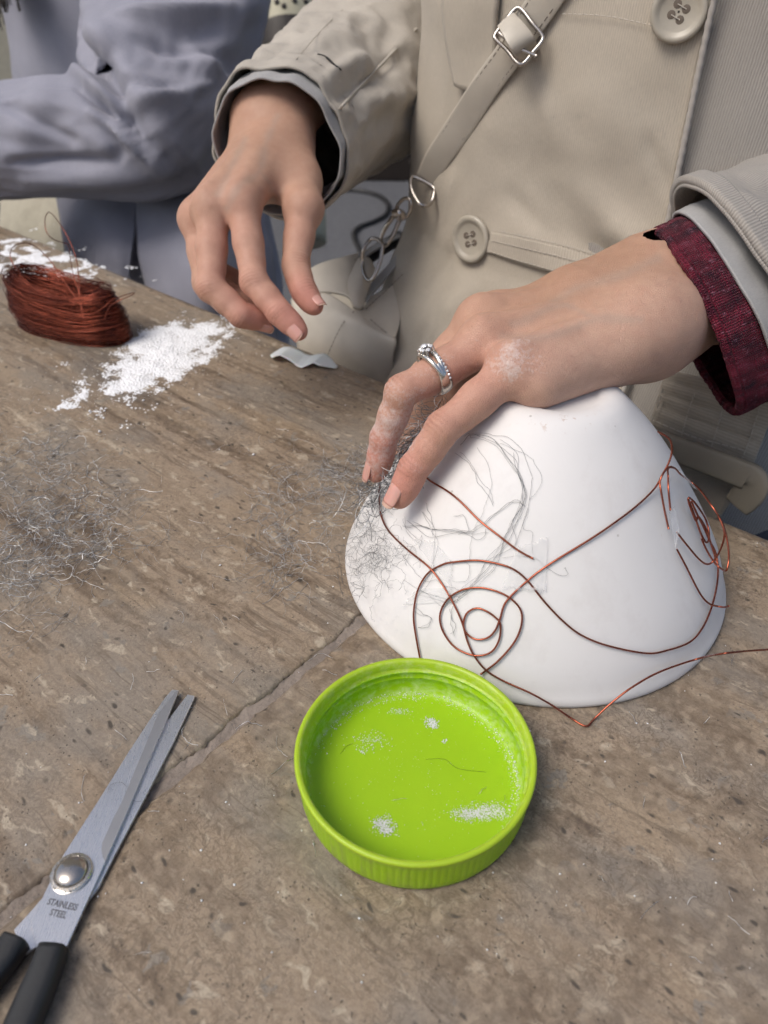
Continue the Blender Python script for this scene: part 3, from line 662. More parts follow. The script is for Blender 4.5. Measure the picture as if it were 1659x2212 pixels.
# ------------------------------------------------------------------ clear tape on the bowl
def tape(pts, label, lift=.0008, cur=0.0):
    """a strip of tape from four corners, laid on the bowl, ends torn"""
    nu, nv = 16, 12; a, b, c, d = [np.array(p, float) for p in pts]; P = []
    for i in range(nu):
        for j in range(nv):
            s, t_ = i / (nu - 1), j / (nv - 1)
            if j in (0, nv - 1): t_ += .03 * RNG.normal()
            q = (a * (1 - s) + b * s) * (1 - t_) + (d * (1 - s) + c * s) * t_
            P.append(on_bowl(q[0], q[1], lift + .0006 * abs(RNG.normal()) * (j in (0, nv - 1))))
    o = mesh_obj('clear_tape', np.array(P), grid_faces(nu, nv), M['tape']); mod_solid(o, .00008)
    return tag(o, label, 'tape', 'clear tape on the bowl')
T3 = lambda *p: [q[:2] for q in c3(*p)]
T4 = lambda *p: [q[:2] for q in c4(*p)]
tape(T3((340, 590), (425, 600), (490, 675), (480, 760)), 'piece of clear tape over upper arc wire at left')
tape(T3((300, 835), (365, 770), (485, 770), (470, 822)), 'torn strip of clear tape holding lower left wire end')
tape(T3((730, 625), (845, 580), (838, 782), (672, 772)), 'square of clear tape at end of straight wire')
tape(T4((385, 620), (430, 560), (470, 760), (440, 930)), 'whitish clear tape on bowl right side holding wires', .0035)
tape(T4((440, 240), (480, 255), (625, 420), (600, 415)), 'narrow curled tape strip along upper right bowl edge', .0045)
# scrap of tape on the table
pts = [on_z(x, y, 0) for x, y in [(586, 768), (610, 770), (640, 776), (660, 783), (690, 785), (728, 796)]]
C = crom(pts, 40); zz = np.interp(np.linspace(0, 1, 40), [0, .25, .5, .62, .8, 1], [.0008, .006, .0012, .0008, .0052, .0006])
wd = np.interp(np.linspace(0, 1, 40), [0, .12, .5, .85, 1], [.0015, .0085, .0078, .0085, .0015])
P = np.array([[C[i] + (j / 7 - .5) * wd[i] * 2 * V(.25, .97, 0) * 1.25 + V(0, 0, zz[i] * (1 - .55 * (j / 7))) + V(0, 0, .0004) for j in range(8)] for i in range(40)])
o = mesh_obj('tape_scrap', P.reshape(-1, 3), grid_faces(40, 8), M['paper']); mod_solid(o, .00025)
tag(o, 'small curled scrap of white tape near the table edge', 'tape')

# ------------------------------------------------------------------ steel wool
def strand(p, d, L, curl, bend, up=0.0):
    n = max(5, int(L / .0011)); P = [p]; h = math.atan2(d[1], d[0]); z = p[2]; dh = bend
    for k in range(n):
        dh += RNG.normal() * curl; dh *= .93; h += dh
        z = max(.0003, z + up * RNG.normal() * .0006 - .00006)
        P.append(np.array([P[-1][0] + L / n * math.cos(h), P[-1][1] + L / n * math.sin(h), z]))
    return np.array(P)
def wool(name, label, blobs, m, r=(.00005, .0001), maxz=.010, L=(.008, .024)):
    mb = MB()
    for (px, py, sx, sy, n) in blobs:
        for k in range(n):
            p = on_z(px + RNG.normal() * sx, py + RNG.normal() * sy); p[2] = .0004 + maxz * RNG.random() ** 2.2 * math.exp(-RNG.random())
            a = RNG.uniform(0, 2 * np.pi); P = strand(p, (math.cos(a), math.sin(a)), RNG.uniform(*L), .06, RNG.normal() * .12, 1.0)
            if (bowl_sd(P) < .0003).any() or ((P @ EN) > EDGE - .01).any(): continue
            v, f = tube(P, r[0] + (r[1] - r[0]) * RNG.random(), 3, caps=False); mb.add(v, f)
    return tag(mb.build(name, m), label, 'steel wool', kind='stuff')
BL = [(105, 1130, 72, 56, 170), (55, 1230, 66, 54, 130), (140, 1060, 76, 58, 90), (60, 980, 70, 32, 50), (230, 1180, 60, 26, 40)]
wool('steel_wool', 'loose tangle of grey steel wool at left edge of table', BL, M['wool'])
wool('steel_wool_glints', 'fibres coloured bright as glints in the steel wool tangle at left edge', [(a, b, c, d, int(n * .35)) for a, b, c, d, n in BL], M['wool_light'], (.00007, .00015))  # glints painted as brighter metal strands
BM = [(650, 1080, 70, 44, 46), (605, 1150, 30, 60, 60), (705, 1045, 60, 36, 60), (635, 1220, 40, 35, 46), (735, 1110, 25, 50, 26), (765, 1015, 36, 24, 46)]
wool('steel_wool', 'wispy steel wool strands beside the left of the bowl', BM, M['wool'])
wool('steel_wool_glints', 'wool strands coloured bright as glints just left of the bowl', [(a, b, c, d, int(n * .35)) for a, b, c, d, n in BM], M['wool_light'], (.00006, .00012))
wool('stray_fibres', 'single stray metal fibres scattered across the stone', [(1100, 1800, 420, 260, 26), (350, 1450, 260, 200, 34), (400, 950, 300, 160, 30)], M['wool_light'], (.00006, .0001), .0005, (.003, .012))
# on the bowl
def crop2(x, y): return 734.5 + .2864 * x, 864 + .2864 * y
def bstrand(pts, r, jit=0.0, lift=.0006, wav=.0):
    q = np.array([crop2(*p) for p in pts]); q = q + RNG.normal(size=q.shape) * jit
    q = crom(np.c_[q, 0 * q[:, 0]], 14 * len(q))[:, :2]; s = np.arange(len(q))
    if wav: q = q + wav * np.stack([pn(np.stack([s * .09, 0 * s + RNG.uniform(0, 99), 0 * s], -1)), pn(np.stack([s * .09, 0 * s + RNG.uniform(0, 99), 0 * s + 5], -1))], -1)
    P = np.array([on_bowl(x, y, lift + .0006 * RNG.random() * 0 + .0003) for x, y in q]); P[:, 2] = np.maximum(P[:, 2], .0005)
    return tube(P, r, 3, caps=False)
mb = MB()
loop = [(900, 300), (1000, 260), (1180, 320), (1290, 430), (1350, 560), (1375, 700), (1340, 880), (1260, 1050), (1150, 1230), (1060, 1350), (930, 1470), (800, 1510), (600, 1450), (430, 1390), (300, 1300)]
for k in range(6):
    i = RNG.integers(0, 4); j = RNG.integers(9, 15); mb.add(*bstrand(loop[i:j], .00005 + .00004 * RNG.random(), 7, wav=4))
for pts in ([(1010, 255), (1150, 250), (1290, 310), (1390, 420), (1440, 560), (1450, 660), (1400, 900), (1320, 1090)], [(1200, 330), (1400, 420), (1480, 510), (1510, 580), (1490, 680), (1430, 800), (1410, 950), (1450, 1020), (1440, 1150)],
            [(500, 960), (600, 960), (700, 970), (870, 960), (960, 1000), (1080, 930), (1180, 870), (1300, 790), (1370, 780)], [(520, 920), (700, 1000), (900, 1000), (1030, 1020), (1120, 990)],
            [(880, 400), (990, 500), (1060, 600), (1120, 690), (1160, 780)], [(1050, 350), (1120, 500), (1140, 650), (1100, 850), (1000, 960), (1000, 1100), (990, 1200)],
            [(860, 880), (930, 870), (960, 960), (920, 1010)], [(600, 870), (680, 950), (720, 1050), (700, 1250), (640, 1400), (560, 1500)], [(470, 1160), (510, 1230), (560, 1300), (640, 1380), (720, 1350), (780, 1400), (850, 1420), (900, 1450)],
            [(850, 1220), (960, 1240), (940, 1340), (850, 1370)], [(1220, 1180), (1350, 1190), (1480, 1200), (1560, 1270), (1640, 1300), (1700, 1330), (1720, 1290), (1690, 1270)],
            [(570, 1560), (610, 1620), (680, 1640), (670, 1700), (590, 1720)], [(850, 1560), (840, 1650), (860, 1720), (850, 1770)], [(640, 780), (680, 940), (700, 1030)], [(490, 900), (510, 1000), (580, 1060), (620, 1050), (610, 1120)]):
    for k in range(RNG.integers(1, 3)): mb.add(*bstrand(pts, .00005 + .00003 * RNG.random(), 4, wav=4))
for k in range(120):
    c = V(RNG.normal(190, 90), RNG.normal(1180, 160)); 
    if k % 3 == 0: c = V(RNG.normal(330, 90), RNG.normal(1230, 110))
    n = RNG.integers(4, 8); a = RNG.uniform(0, 6.28); da = RNG.normal() * .7; P = [c]
    for j in range(n): P.append(P[-1] + 38 * V(math.cos(a), math.sin(a))); a += da + RNG.normal() * .4
    mb.add(*bstrand(P, .00004 + .00003 * RNG.random(), 2, lift=.0004 + .003 * RNG.random(), wav=3))
tag(mb.build('steel_wool', M['wool_mid']), 'thin grey metal strands laid in loops over the white bowl', 'steel wool', kind='stuff')
# bundle held between the fingers
mb = MB(); mg = MB()
for k in range(620):
    s = RNG.random(); px = np.interp(s, [0, .35, .7, 1], [950, 890, 850, 790]) + RNG.normal() * (12 + 10 * (s > .55)); py = np.interp(s, [0, .35, .7, 1], [860, 940, 1020, 1080]) + RNG.normal() * 22
    a = math.radians(118) + RNG.normal() * .7; n = RNG.integers(4, 9); da = RNG.normal() * .28; L = RNG.uniform(.0012, .0022); P = [on_bowl(px, py, .001 + .007 * RNG.random())]
    dx, dz = nrm(R * math.cos(a) - U * math.sin(a)), None
    for j in range(n): P.append(P[-1] + L * (R * math.cos(a) - U * math.sin(a) + F * RNG.normal() * .5)); a += da
    P = np.array(P); bad = bowl_sd(P) < .0002
    if bad.any(): P = P[:max(2, int(np.argmax(bad)))]
    if len(P) < 4: continue
    v, f = tube(P, .00008 + .00006 * RNG.random(), 3, caps=False); (mg if k % 4 == 0 else mb).add(v, f)
tag(mb.build('steel_wool', M['wool_dark']), 'dense steel wool pinched under ring and little fingers', 'steel wool', kind='stuff')
tag(mg.build('steel_wool_glints', M['wool_light']), 'fibres coloured bright as glints in the wool pinched under the fingers', 'steel wool', kind='stuff')

# a few dark hairs
mb = MB()
for pts, z in (([(232, 1712), (240, 1695), (262, 1690), (275, 1700)], .0036), ([(270, 1708), (290, 1730), (330, 1728), (375, 1705), (380, 1690)], .003), ([(735, 1628), (742, 1620), (748, 1612), (762, 1606)], .0019), ([(920, 1640), (960, 1640), (990, 1660), (1050, 1668)], .0019), ([(762, 848), (790, 848), (818, 858)], .0006)):
    C = resamp(crom([on_z(x, y, z) for x, y in pts], 40), .0006); v, f = tube(C, .00005, 3, caps=False); mb.add(v, f)
tag(mb.build('stray_hairs', M['hair']), 'thin dark hairs lying on the scissors, lid and stone', 'hair', kind='stuff')
# ------------------------------------------------------------------ flesh: distance fields turned into one skin
def smin(a, b, k):
    h = np.maximum(k - np.abs(a - b), 0) / k
    return np.minimum(a, b) - h * h * k * .25
class Field:
    def __init__(s, lo, hi, h):
        s.lo, s.h = np.asarray(lo, float), h; n = np.ceil((np.asarray(hi) - s.lo) / h).astype(int) + 1; s.n = n
        s.ax = [s.lo[i] + h * np.arange(n[i]) for i in range(3)]
    def new(s): return np.full(s.n, .05, np.float32)
    def sub(s, pts, m):
        lo = np.min(pts, 0) - m; hi = np.max(pts, 0) + m
        i0 = np.clip(np.floor((lo - s.lo) / s.h).astype(int), 0, s.n - 1); i1 = np.clip(np.ceil((hi - s.lo) / s.h).astype(int) + 1, 1, s.n)
        sl = tuple(slice(a, b) for a, b in zip(i0, i1))
        X = s.ax[0][sl[0]].astype(np.float32)[:, None, None]; Y = s.ax[1][sl[1]].astype(np.float32)[None, :, None]; Z = s.ax[2][sl[2]].astype(np.float32)[None, None, :]
        return sl, X, Y, Z
    def cone(s, D, a, b, ra, rb, k, m=.016, groove=None, squash=None):
        a, b = np.asarray(a, float), np.asarray(b, float); sl, X, Y, Z = s.sub([a, b], max(ra, rb) + m)
        if 0 in D[sl].shape: return
        ba = b - a; L2 = float(ba @ ba) + 1e-12
        px, py, pz = X - a[0], Y - a[1], Z - a[2]
        t = np.clip((px * ba[0] + py * ba[1] + pz * ba[2]) / L2, 0, 1)
        qx, qy, qz = px - t * ba[0], py - t * ba[1], pz - t * ba[2]
        if squash is not None:
            w, fct = squash; q = qx * w[0] + qy * w[1] + qz * w[2]
            d = np.sqrt(np.maximum(qx * qx + qy * qy + qz * qz + (fct * fct - 1) * q * q, 0))
        else: d = np.sqrt(qx * qx + qy * qy + qz * qz)
        d = d - (ra + (rb - ra) * t)
        D[sl] = smin(D[sl], d.astype(np.float32), k)
    def ball(s, D, c, r, k): s.cone(D, c, np.asarray(c) + 1e-5, r, r, k)
    def cut(s, D, c, nrm_, depth, width, span):
        """a short crease: a thin curved groove round the axis nrm_ at c"""
        c = np.asarray(c, float); sl, X, Y, Z = s.sub([c], span + .004)
        if 0 in D[sl].shape: return
        px, py, pz = X - c[0], Y - c[1], Z - c[2]; t = px * nrm_[0] + py * nrm_[1] + pz * nrm_[2]
        q = np.sqrt(px * px + py * py + pz * pz)
        D[sl] += (depth * np.exp(-(t / width) ** 2) * np.clip(1 - q / span, 0, 1)).astype(np.float32)
def surface(D, fld):
    n = np.array(D.shape); S = D < 0
    cnt = np.zeros(n - 1, np.float32); acc = np.zeros(tuple(n - 1) + (3,), np.float32)
    off = lambda d: tuple(slice(d[i], n[i] - 1 + d[i]) for i in range(3))
    cs = [(i, j, k) for i in (0, 1) for j in (0, 1) for k in (0, 1)]
    for a in cs:
        for ax in range(3):
            if a[ax]: continue
            b = list(a); b[ax] = 1; A, B = D[off(a)], D[off(b)]; x = S[off(a)] != S[off(b)]
            t = np.where(x, A / (A - B + 1e-12), 0); cnt += x
            for c in range(3): acc[..., c] += np.where(x, a[c] + (t if c == ax else 0), 0)
    act = cnt > 0; ids = -np.ones(act.shape, np.int64); I = np.argwhere(act); ids[act] = np.arange(len(I))
    P = (I + acc[act] / cnt[act][:, None]) * fld.h + fld.lo
    fs = []
    for ax in range(3):
        sl0 = [slice(1, n[i] - 1) for i in range(3)]; sl0[ax] = slice(0, n[ax] - 1); sl1 = list(sl0); sl1[ax] = slice(1, n[ax])
        a, b = S[tuple(sl0)], S[tuple(sl1)]; o1, o2 = [(1, 2), (2, 0), (0, 1)][ax]
        for flip in (False, True):
            E_ = np.argwhere((a & ~b) if not flip else (~a & b)) + np.array([0 if i == ax else 1 for i in range(3)])
            if not len(E_): continue
            q = []
            for d1, d2 in ((-1, -1), (0, -1), (0, 0), (-1, 0)):
                J = E_.copy(); J[:, o1] += d1; J[:, o2] += d2; q.append(ids[J[:, 0], J[:, 1], J[:, 2]])
            q = np.stack(q, 1); fs.append(q[:, ::-1] if flip else q)
    f = np.concatenate(fs); f = f[(f >= 0).all(1)]
    for it in range(3):                                     # ease the voxel steps out
        s = np.zeros_like(P); c = np.zeros(len(P))
        for k in range(4):
            np.add.at(s, f[:, k], P[f[:, (k + 1) % 4]] + P[f[:, (k + 3) % 4]]); np.add.at(c, f[:, k], 2)
        P = P + (.55 if it % 2 == 0 else .35) * (s / np.maximum(c, 1)[:, None] - P) * (c > 0)[:, None]
    return P, f

def finger(fl, D, J, rad, dors, k_in=.0035, creases=True):
    """J: joints from knuckle to tip; rad: radius at each; dors: direction of the back of the finger"""
    Dn = fl.new()
    for i in range(len(J) - 1):
        mid = (J[i] + J[i + 1]) / 2; rm = (rad[i] + rad[i + 1]) / 2 * (.985 if i < len(J) - 2 else 1.03)
        fl.cone(Dn, J[i], mid, rad[i], rm, k_in); fl.cone(Dn, mid, J[i + 1], rm, rad[i + 1], k_in)
        # the pad on the palm side
        fl.cone(Dn, J[i] * .7 + J[i + 1] * .3 - dors[i] * rm * .28, J[i] * .25 + J[i + 1] * .75 - dors[i] * rm * .28, rm * .78, rm * .78, .004)
    for i in range(1, len(J) - 1):
        ax = nrm(J[i + 1] - J[i - 1]); dd = nrm(dors[i - 1] + dors[i])
        fl.ball(Dn, J[i] + dd * rad[i] * .10, rad[i] * .86, .004)
        if creases:
            for o_, dp in ((-.0040, .0004), (-.0016, .0008), (.0012, .0008), (.0038, .0004)):
                fl.cut(Dn, J[i] + dd * rad[i] * .95 + ax * o_, ax, dp, .0007, .0085)
            fl.cut(Dn, J[i] - dd * rad[i] * .9, ax, .0007, .0008, .008)
    return Dn
def nail(tip, prev, dors, r, parent, ln=.0105, wd=.0085, over=.0022, bow=.92, lift=1.09):
    """a curved nail plate on the back of the fingertip"""
    ax = nrm(tip - prev); dd = nrm(dors - ax * (dors @ ax)); sd_ = np.cross(ax, dd)
    for name, (s0, s1), m in (('fingernail', (-ln, .0), M['nail']), ('nail_tip', (.0, over), M['nail_edge'])):
        nu, nv = 12, 13; P = []
        for i in range(nu):
            s = s0 + (s1 - s0) * i / (nu - 1); w = wd * (1 - .10 * max(0, s / over) ** 2 if s > 0 else 1) * (1 if s > -ln * .75 else .72 + .28 * ((s + ln) / (ln * .25)) ** .5)
            if name == 'nail_tip': w *= .86 * (1 - .6 * (i / (nu - 1)) ** 2)
            else: w *= 1 - .14 * max(0, (s + ln * .35) / (ln * .35)) ** 2
            for j in range(nv):
                a = (j / (nv - 1) - .5) * 2; ang = a * wd / 2 / (r * bow) * (w / wd)
                drop = -.0005 * max(0, (-s - ln * .7) / (ln * .3)) ** 2 - .10 * max(0, s) - .00025 * (s / ln) ** 2
                P.append(tip + ax * (s + r * .62) + sd_ * math.sin(ang) * r * bow + dd * (math.cos(ang) * r * bow + r * (lift - bow) + drop))
        o = mesh_obj(name, np.array(P), grid_faces(nu, nv), m, parent); mod_solid(o, .0004, 0)

HANDS = []
def add_hand(fl, fing, palm_prims, kpalm, extra=None, kf=.007):
    Dp = fl.new()
    for a, b, ra, rb in palm_prims: fl.cone(Dp, a, b, ra, rb, kpalm)
    if extra: extra(Dp)
    D = Dp.copy()
    for J, rad, dors, kf_ in fing:
        D = np.minimum(D, smin(Dp, finger(fl, None, J, rad, dors), kf_))
    return surface(D, fl)
A = lambda *t: at(*t)

# ---- left hand of the sitter, resting on the bowl (seen from its little-finger side)
px_, py_ = 0, 0
up = V(0, 0, 1)
Lp = [A(1105, 797, .2965), A(957, 925, .2960), A(893, 1012, .3010), A(862, 1076, .3055)]
Lr = [A(1043, 742, .3100), A(868, 846, .3035), A(829, 946, .3150), A(812, 1022, .3250)]
Lm = [A(1043, 700, .326), A(925, 822, .336), A(885, 905, .352), A(870, 960, .362)]
Li = [A(1068, 684, .343), A(985, 800, .362), A(945, 880, .378), A(930, 930, .388)]
Lt = [A(1290, 700, .372), A(1190, 750, .376), A(1110, 790, .378), A(1060, 810, .38)]
for n_, J in (('pinky', Lp), ('ring', Lr), ('middle', Lm)): print('LEFT', n_, [round(1000 * float(np.linalg.norm(J[i + 1] - J[i])), 1) for i in range(3)])
dl = -F * .75                                                     # towards the camera
dP = [nrm(-R * .55 + U * .55 + dl * .8), nrm(-R * .75 + U * .35 + dl * .8), nrm(-R * .72 + U * .12 + dl * 1.0)]
dR = [nrm(-R * .3 + U * .8 + dl * .6), nrm(-R * .9 + U * .2 + dl * .5), nrm(-R * .95 + dl * .35)]
B_ = [A(1385, 706, .318), A(1374, 680, .327), A(1370, 655, .337), A(1374, 632, .349)]
pal = [(B_[0], Lp[0], .0112, .0084), (B_[1], Lr[0], .0118, .0088), (B_[2], Lm[0], .0122, .0096), (B_[3], Li[0], .0122, .0102),
       (A(1392, 738, .325), A(1165, 829, .2985), .0122, .0098), (A(1400, 745, .345), A(1180, 800, .325), .013, .011),
       (A(1405, 706, .326), A(1560, 640, .378), .0178, .0200), (A(1402, 620, .350), A(1560, 545, .394), .0178, .0205),
       (A(1405, 706, .326), A(1385, 706, .318), .0165, .0125), (A(1402, 620, .350), A(1374, 632, .349), .0165, .0128),
       (A(1560, 640, .378), A(1850, 500, .44), .0200, .028), (A(1560, 545, .394), A(1850, 430, .455), .0205, .028),
       (A(1330, 690, .36), A(1150, 760, .345), .013, .011), (A(1380, 660, .36), Lt[0], .014, .012)]
allp = np.array([q for p in pal[:10] for q in p[:2]] + Lp + Lr + Lm + Li + Lt + [A(1600, 600, .37), A(1600, 520, .40), A(1600, 680, .36)])
fl = Field(allp.min(0) - .022, allp.max(0) + .022, .00085)
def ex(D):
    for c, r in ((Lp[0], .0076), (Lr[0], .0084), (Lm[0], .0100)):
        fl.ball(D, c + nrm(U * .8 - F * .35 - R * .3) * .0018, r, .006)
    for J, B0 in ((Lp, B_[0]), (Lr, B_[1]), (Lm, B_[2])):        # tendons
        dn = nrm(U * .75 - F * .6) * .0095; fl.cone(D, B0 * .6 + J[0] * .4 + dn * .95, J[0] + dn * .9, .0014, .0024, .006)
    fl.cone(D, A(1340, 735, .3135), A(1450, 680, .3410), .0118, .0150, .016)       # ulnar side, kept full
    fl.cone(D, A(1250, 640, .335), A(1450, 588, .3590), .0120, .0182, .016)
LH = add_hand(fl, [(Lp, [.0075, .0061, .0052, .0045], dP, .004), (Lr, [.0082, .0060, .0050, .0042], dR, .004), (Lm, [.0098, .0086, .0074, .0062], dR, .006),
                   (Li, [.0096, .0084, .0072, .006], dR, .006), (Lt, [.011, .0105, .0095, .008], dR, .008)], pal, .012, ex)

# ---- right hand of the sitter, hanging in the air, thumb and forefinger apart
Ri = [A(523, 442, .4150), A(549, 609, .4040), A(603, 675, .4020), A(645, 716, .4030)]
Rm = [A(458, 452, .4170), A(455, 622, .4080), A(520, 680, .4090), A(572, 694, .4180)]
Rr = [A(426, 476, .4330), A(446, 612, .4280), A(512, 650, .4260), A(552, 650, .4330)]
Rp = [A(438, 490, .4560), A(466, 590, .4480), A(520, 615, .4470), A(548, 610, .4520)]
Rt = [A(655, 450, .4330), A(639, 572, .4230), A(656, 628, .4180), A(680, 662, .4160)]
for n_, J in (('index', Ri), ('middle', Rm), ('ring', Rr), ('thumb', Rt)): print('RIGHT', n_, [round(1000 * float(np.linalg.norm(J[i + 1] - J[i])), 1) for i in range(3)])
dI = [nrm(-R * .25 + U * .1 - F), nrm(-R * .4 - U * .35 - F * .8), nrm(-R * .30 - U * .45 - F * .85)]
dM = [nrm(-R * .35 + U * .1 - F), nrm(-R * .45 - U * .7 - F * .5), nrm(-R * .1 - U * .95 - F * .3)]
dT = [nrm(R * .65 + U * .1 - F * .75), nrm(R * .8 + U * .3 - F * .6), nrm(R * .72 + U * .30 - F * .70)]
Bb = [A(608, 302, .4560), A(586, 298, .4600), A(566, 299, .4680), A(553, 306, .4780)]
pal = [(Bb[0], Ri[0], .0118, .0100), (Bb[1], Rm[0], .0122, .0102), (Bb[2], Rr[0], .0118, .0098), (Bb[3], Rp[0], .0115, .0092),
       (A(632, 306, .4640), Rt[0], .0125, .0108), (A(572, 262, .4690), A(566, 299, .4700), .0175, .0135), (A(607, 260, .4700), A(608, 302, .4640), .0175, .0135),
       (A(548, 388, .4380), A(645, 392, .4470), .0095, .0105), (A(575, 350, .4620), A(500, 450, .4450), .012, .010),
       (A(572, 262, .4690), A(690, 130, .5500), .0178, .0230), (A(607, 260, .4700), A(725, 135, .5520), .0178, .0230), (A(705, 132, .551), A(860, 60, .63), .024, .030)]
allp = np.array([q for p in pal[:9] for q in p[:2]] + Ri + Rm + Rr + Rp + Rt + [A(655, 180, .51), A(620, 180, .53)])
fr_ = Field(allp.min(0) - .022, allp.max(0) + .022, .0009); fl = fr_
def ex(D):
    for c, r in ((Ri[0], .0100), (Rm[0], .0100), (Rr[0], .0092), (Rp[0], .0086)):
        fl.ball(D, c + nrm(U * .45 - F * .9 - R * .15) * .0022, r, .005)
    for J, B0, in ((Ri, Bb[0]), (Rm, Bb[1]), (Rr, Bb[2])):
        dn = nrm(U * .6 - F * .8 - R * .2) * .0096; fl.cone(D, B0 * .5 + J[0] * .5 + dn * .95, J[0] + dn * .9, .0014, .0022, .006)
    fl.ball(D, A(700, 448, .43) - R * .011, .0088, .008)
RH = add_hand(fl, [(Ri, [.0088, .0068, .0060, .0049], dI, .0045), (Rm, [.0088, .0070, .0060, .0050], dM, .0045), (Rr, [.0086, .0070, .0060, .0052], dM, .0045),
                   (Rp, [.0078, .0064, .0056, .005], dM, .0045), (Rt, [.0092, .0070, .0063, .0047], dT, .0045)], pal, .012, ex)
def attrs_for(P, reds, dusts, tans):
    g = lambda L: sum((w * np.exp(-(np.linalg.norm(P - c, axis=1) / r) ** 2) for c, r, w in L), np.zeros(len(P)))
    return np.clip(g(reds), 0, 1), np.clip(g(dusts), 0, 1), np.clip(g(tans), 0, 1)
palL = [(A(1380, 770, .33), .03, .8), (A(1280, 810, .31), .025, .7), (A(1180, 845, .297), .02, .6), (A(1450, 720, .34), .03, .7)]
redL = [(J[1] * .5 + J[0] * .5, .016, .3) for J in (Lp, Lr)] + [(J[-1], .017, .9) for J in (Lp, Lr)] + [(J[-2], .013, .5) for J in (Lp, Lr)] + [(J[1], .011, .35) for J in (Lp, Lr)] + [(Lp[0], .016, .3)]
dusL = [(Lr[1] * .5 + Lr[2] * .5, .016, .55), (Lr[2], .013, .6), (Lr[3], .012, .5), (Lp[1] * .5 + Lp[2] * .5 - R * .007, .011, .6), (A(1108, 775, .288), .008, 1.0), (A(970, 790, .298), .013, .3), (Lr[1], .012, .4), (Lp[3] - R * .004, .008, .3), (A(1120, 740, .29), .02, .22)]
tanL = [(A(1250, 600, .34), .03, .8), (A(1150, 650, .32), .03, .6), (A(1380, 560, .34), .03, .6)]
redR = [(J[1] * .5 + J[0] * .5, .016, .25) for J in (Ri, Rm, Rt)] + [(Rr[0], .014, .3)] + [(J[-1], .016, .85) for J in (Ri, Rt, Rm)] + [(J[1], .011, .35) for J in (Ri, Rm)] + [(J[2], .011, .45) for J in (Ri, Rm, Rt)] + [(Ri[0], .014, .25)]
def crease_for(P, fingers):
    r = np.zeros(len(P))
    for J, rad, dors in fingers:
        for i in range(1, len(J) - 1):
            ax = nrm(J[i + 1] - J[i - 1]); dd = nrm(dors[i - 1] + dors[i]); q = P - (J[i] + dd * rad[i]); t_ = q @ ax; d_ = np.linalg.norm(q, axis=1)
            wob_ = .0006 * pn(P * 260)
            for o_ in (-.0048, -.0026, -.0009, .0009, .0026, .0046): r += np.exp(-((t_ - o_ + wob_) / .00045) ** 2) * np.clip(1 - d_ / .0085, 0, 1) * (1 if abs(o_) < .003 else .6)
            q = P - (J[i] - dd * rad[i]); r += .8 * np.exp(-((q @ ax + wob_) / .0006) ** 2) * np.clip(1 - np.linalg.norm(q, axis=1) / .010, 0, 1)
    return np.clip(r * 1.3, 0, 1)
def veins_for(P, paths):
    x, y = proj(P); r = np.zeros(len(P)); wob_ = 5 * pn(P * 90)
    for pts, wd in paths:
        C = crom(np.c_[np.array(pts, float), np.zeros(len(pts))], 60); d = np.min(np.hypot(x[:, None] - C[None, :, 0], y[:, None] - C[None, :, 1]), 1); r = np.maximum(r, np.exp(-((d + wob_) / wd) ** 2))
    return r
vL_ = veins_for(LH[0], [([(1420, 560), (1330, 600), (1240, 625), (1160, 680), (1110, 700)], 11), ([(1380, 690), (1290, 690), (1210, 720), (1150, 730), (1085, 725)], 10), ([(1290, 690), (1220, 660), (1160, 680)], 8)])
vR_ = veins_for(RH[0], [([(600, 250), (575, 310), (560, 370), (520, 400), (490, 450)], 9), ([(560, 370), (585, 400), (590, 430)], 7), ([(530, 300), (500, 360), (470, 420)], 8)])
LH[0][:] += 0
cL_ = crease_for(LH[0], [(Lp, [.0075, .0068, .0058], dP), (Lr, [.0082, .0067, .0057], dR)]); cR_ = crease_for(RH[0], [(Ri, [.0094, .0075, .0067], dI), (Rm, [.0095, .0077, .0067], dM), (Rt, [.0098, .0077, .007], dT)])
pL_ = np.clip(sum(w_ * np.exp(-(np.linalg.norm(LH[0] - c_, axis=1) / r_) ** 2) for c_, r_, w_ in palL), 0, 1)
aL, aR = attrs_for(LH[0], redL, dusL, tanL), attrs_for(RH[0], redR, [], [(A(570, 330, .44), .05, .5)])
# ------------------------------------------------------------------ sitter in the beige coat
person = thing('person', en(-.22, .55, -.72), 'sitting person in beige trench coat, working on the bowl with both hands', 'person')
# a plain trunk and upper arms inside the coat carry the two arms
mbv = [LH[0], RH[0]]; mbf = [LH[1], RH[1] + len(LH[0])]
nb = len(LH[0]) + len(RH[0])
def inner(C, r):
    global nb
    C = crom(C, 14); v, f = tube(C, np.interp(np.linspace(0, 1, 14), np.linspace(0, 1, len(r)), r), 12, caps=False); f = np.array(f) + nb
    mbv.append(v); mbf.append(f); nb += len(v)
inner([en(-.22, .56, -.30), en(-.22, .56, .05), en(-.22, .56, .36), en(-.22, .56, .46)], [.11, .10, .11, .05])
inner([en(-.22, .56, .36), en(-.40, .57, .34), en(-.47, .60, .17), A(860, 60, .63), A(706, 133, .551)], [.05, .045, .038, .032, .024])
inner([en(-.22, .56, .36), en(-.04, .57, .34), A(2000, 430, .46), A(1850, 465, .437), A(1590, 580, .38)], [.05, .045, .036, .030, .024])
P = np.concatenate(mbv)
o1, o2 = len(LH[0]), len(LH[0]) + len(RH[0]); s1 = o2 + 14 * 12; s2 = s1 + 14 * 12     # hands, trunk, right arm, left arm
def sew(i0, i1, j0, j1):
    """join two neighbouring pieces of the body where the coat covers them"""
    c = P[j0:j1].mean(0); fa = mbf[0] if i1 <= o1 else mbf[1]; q = fa[np.argmin(np.linalg.norm(P[fa[:, 0]] - c, axis=1))]
    mbf.append(np.array([[q[0], q[1], j0 + 1, j0]]))
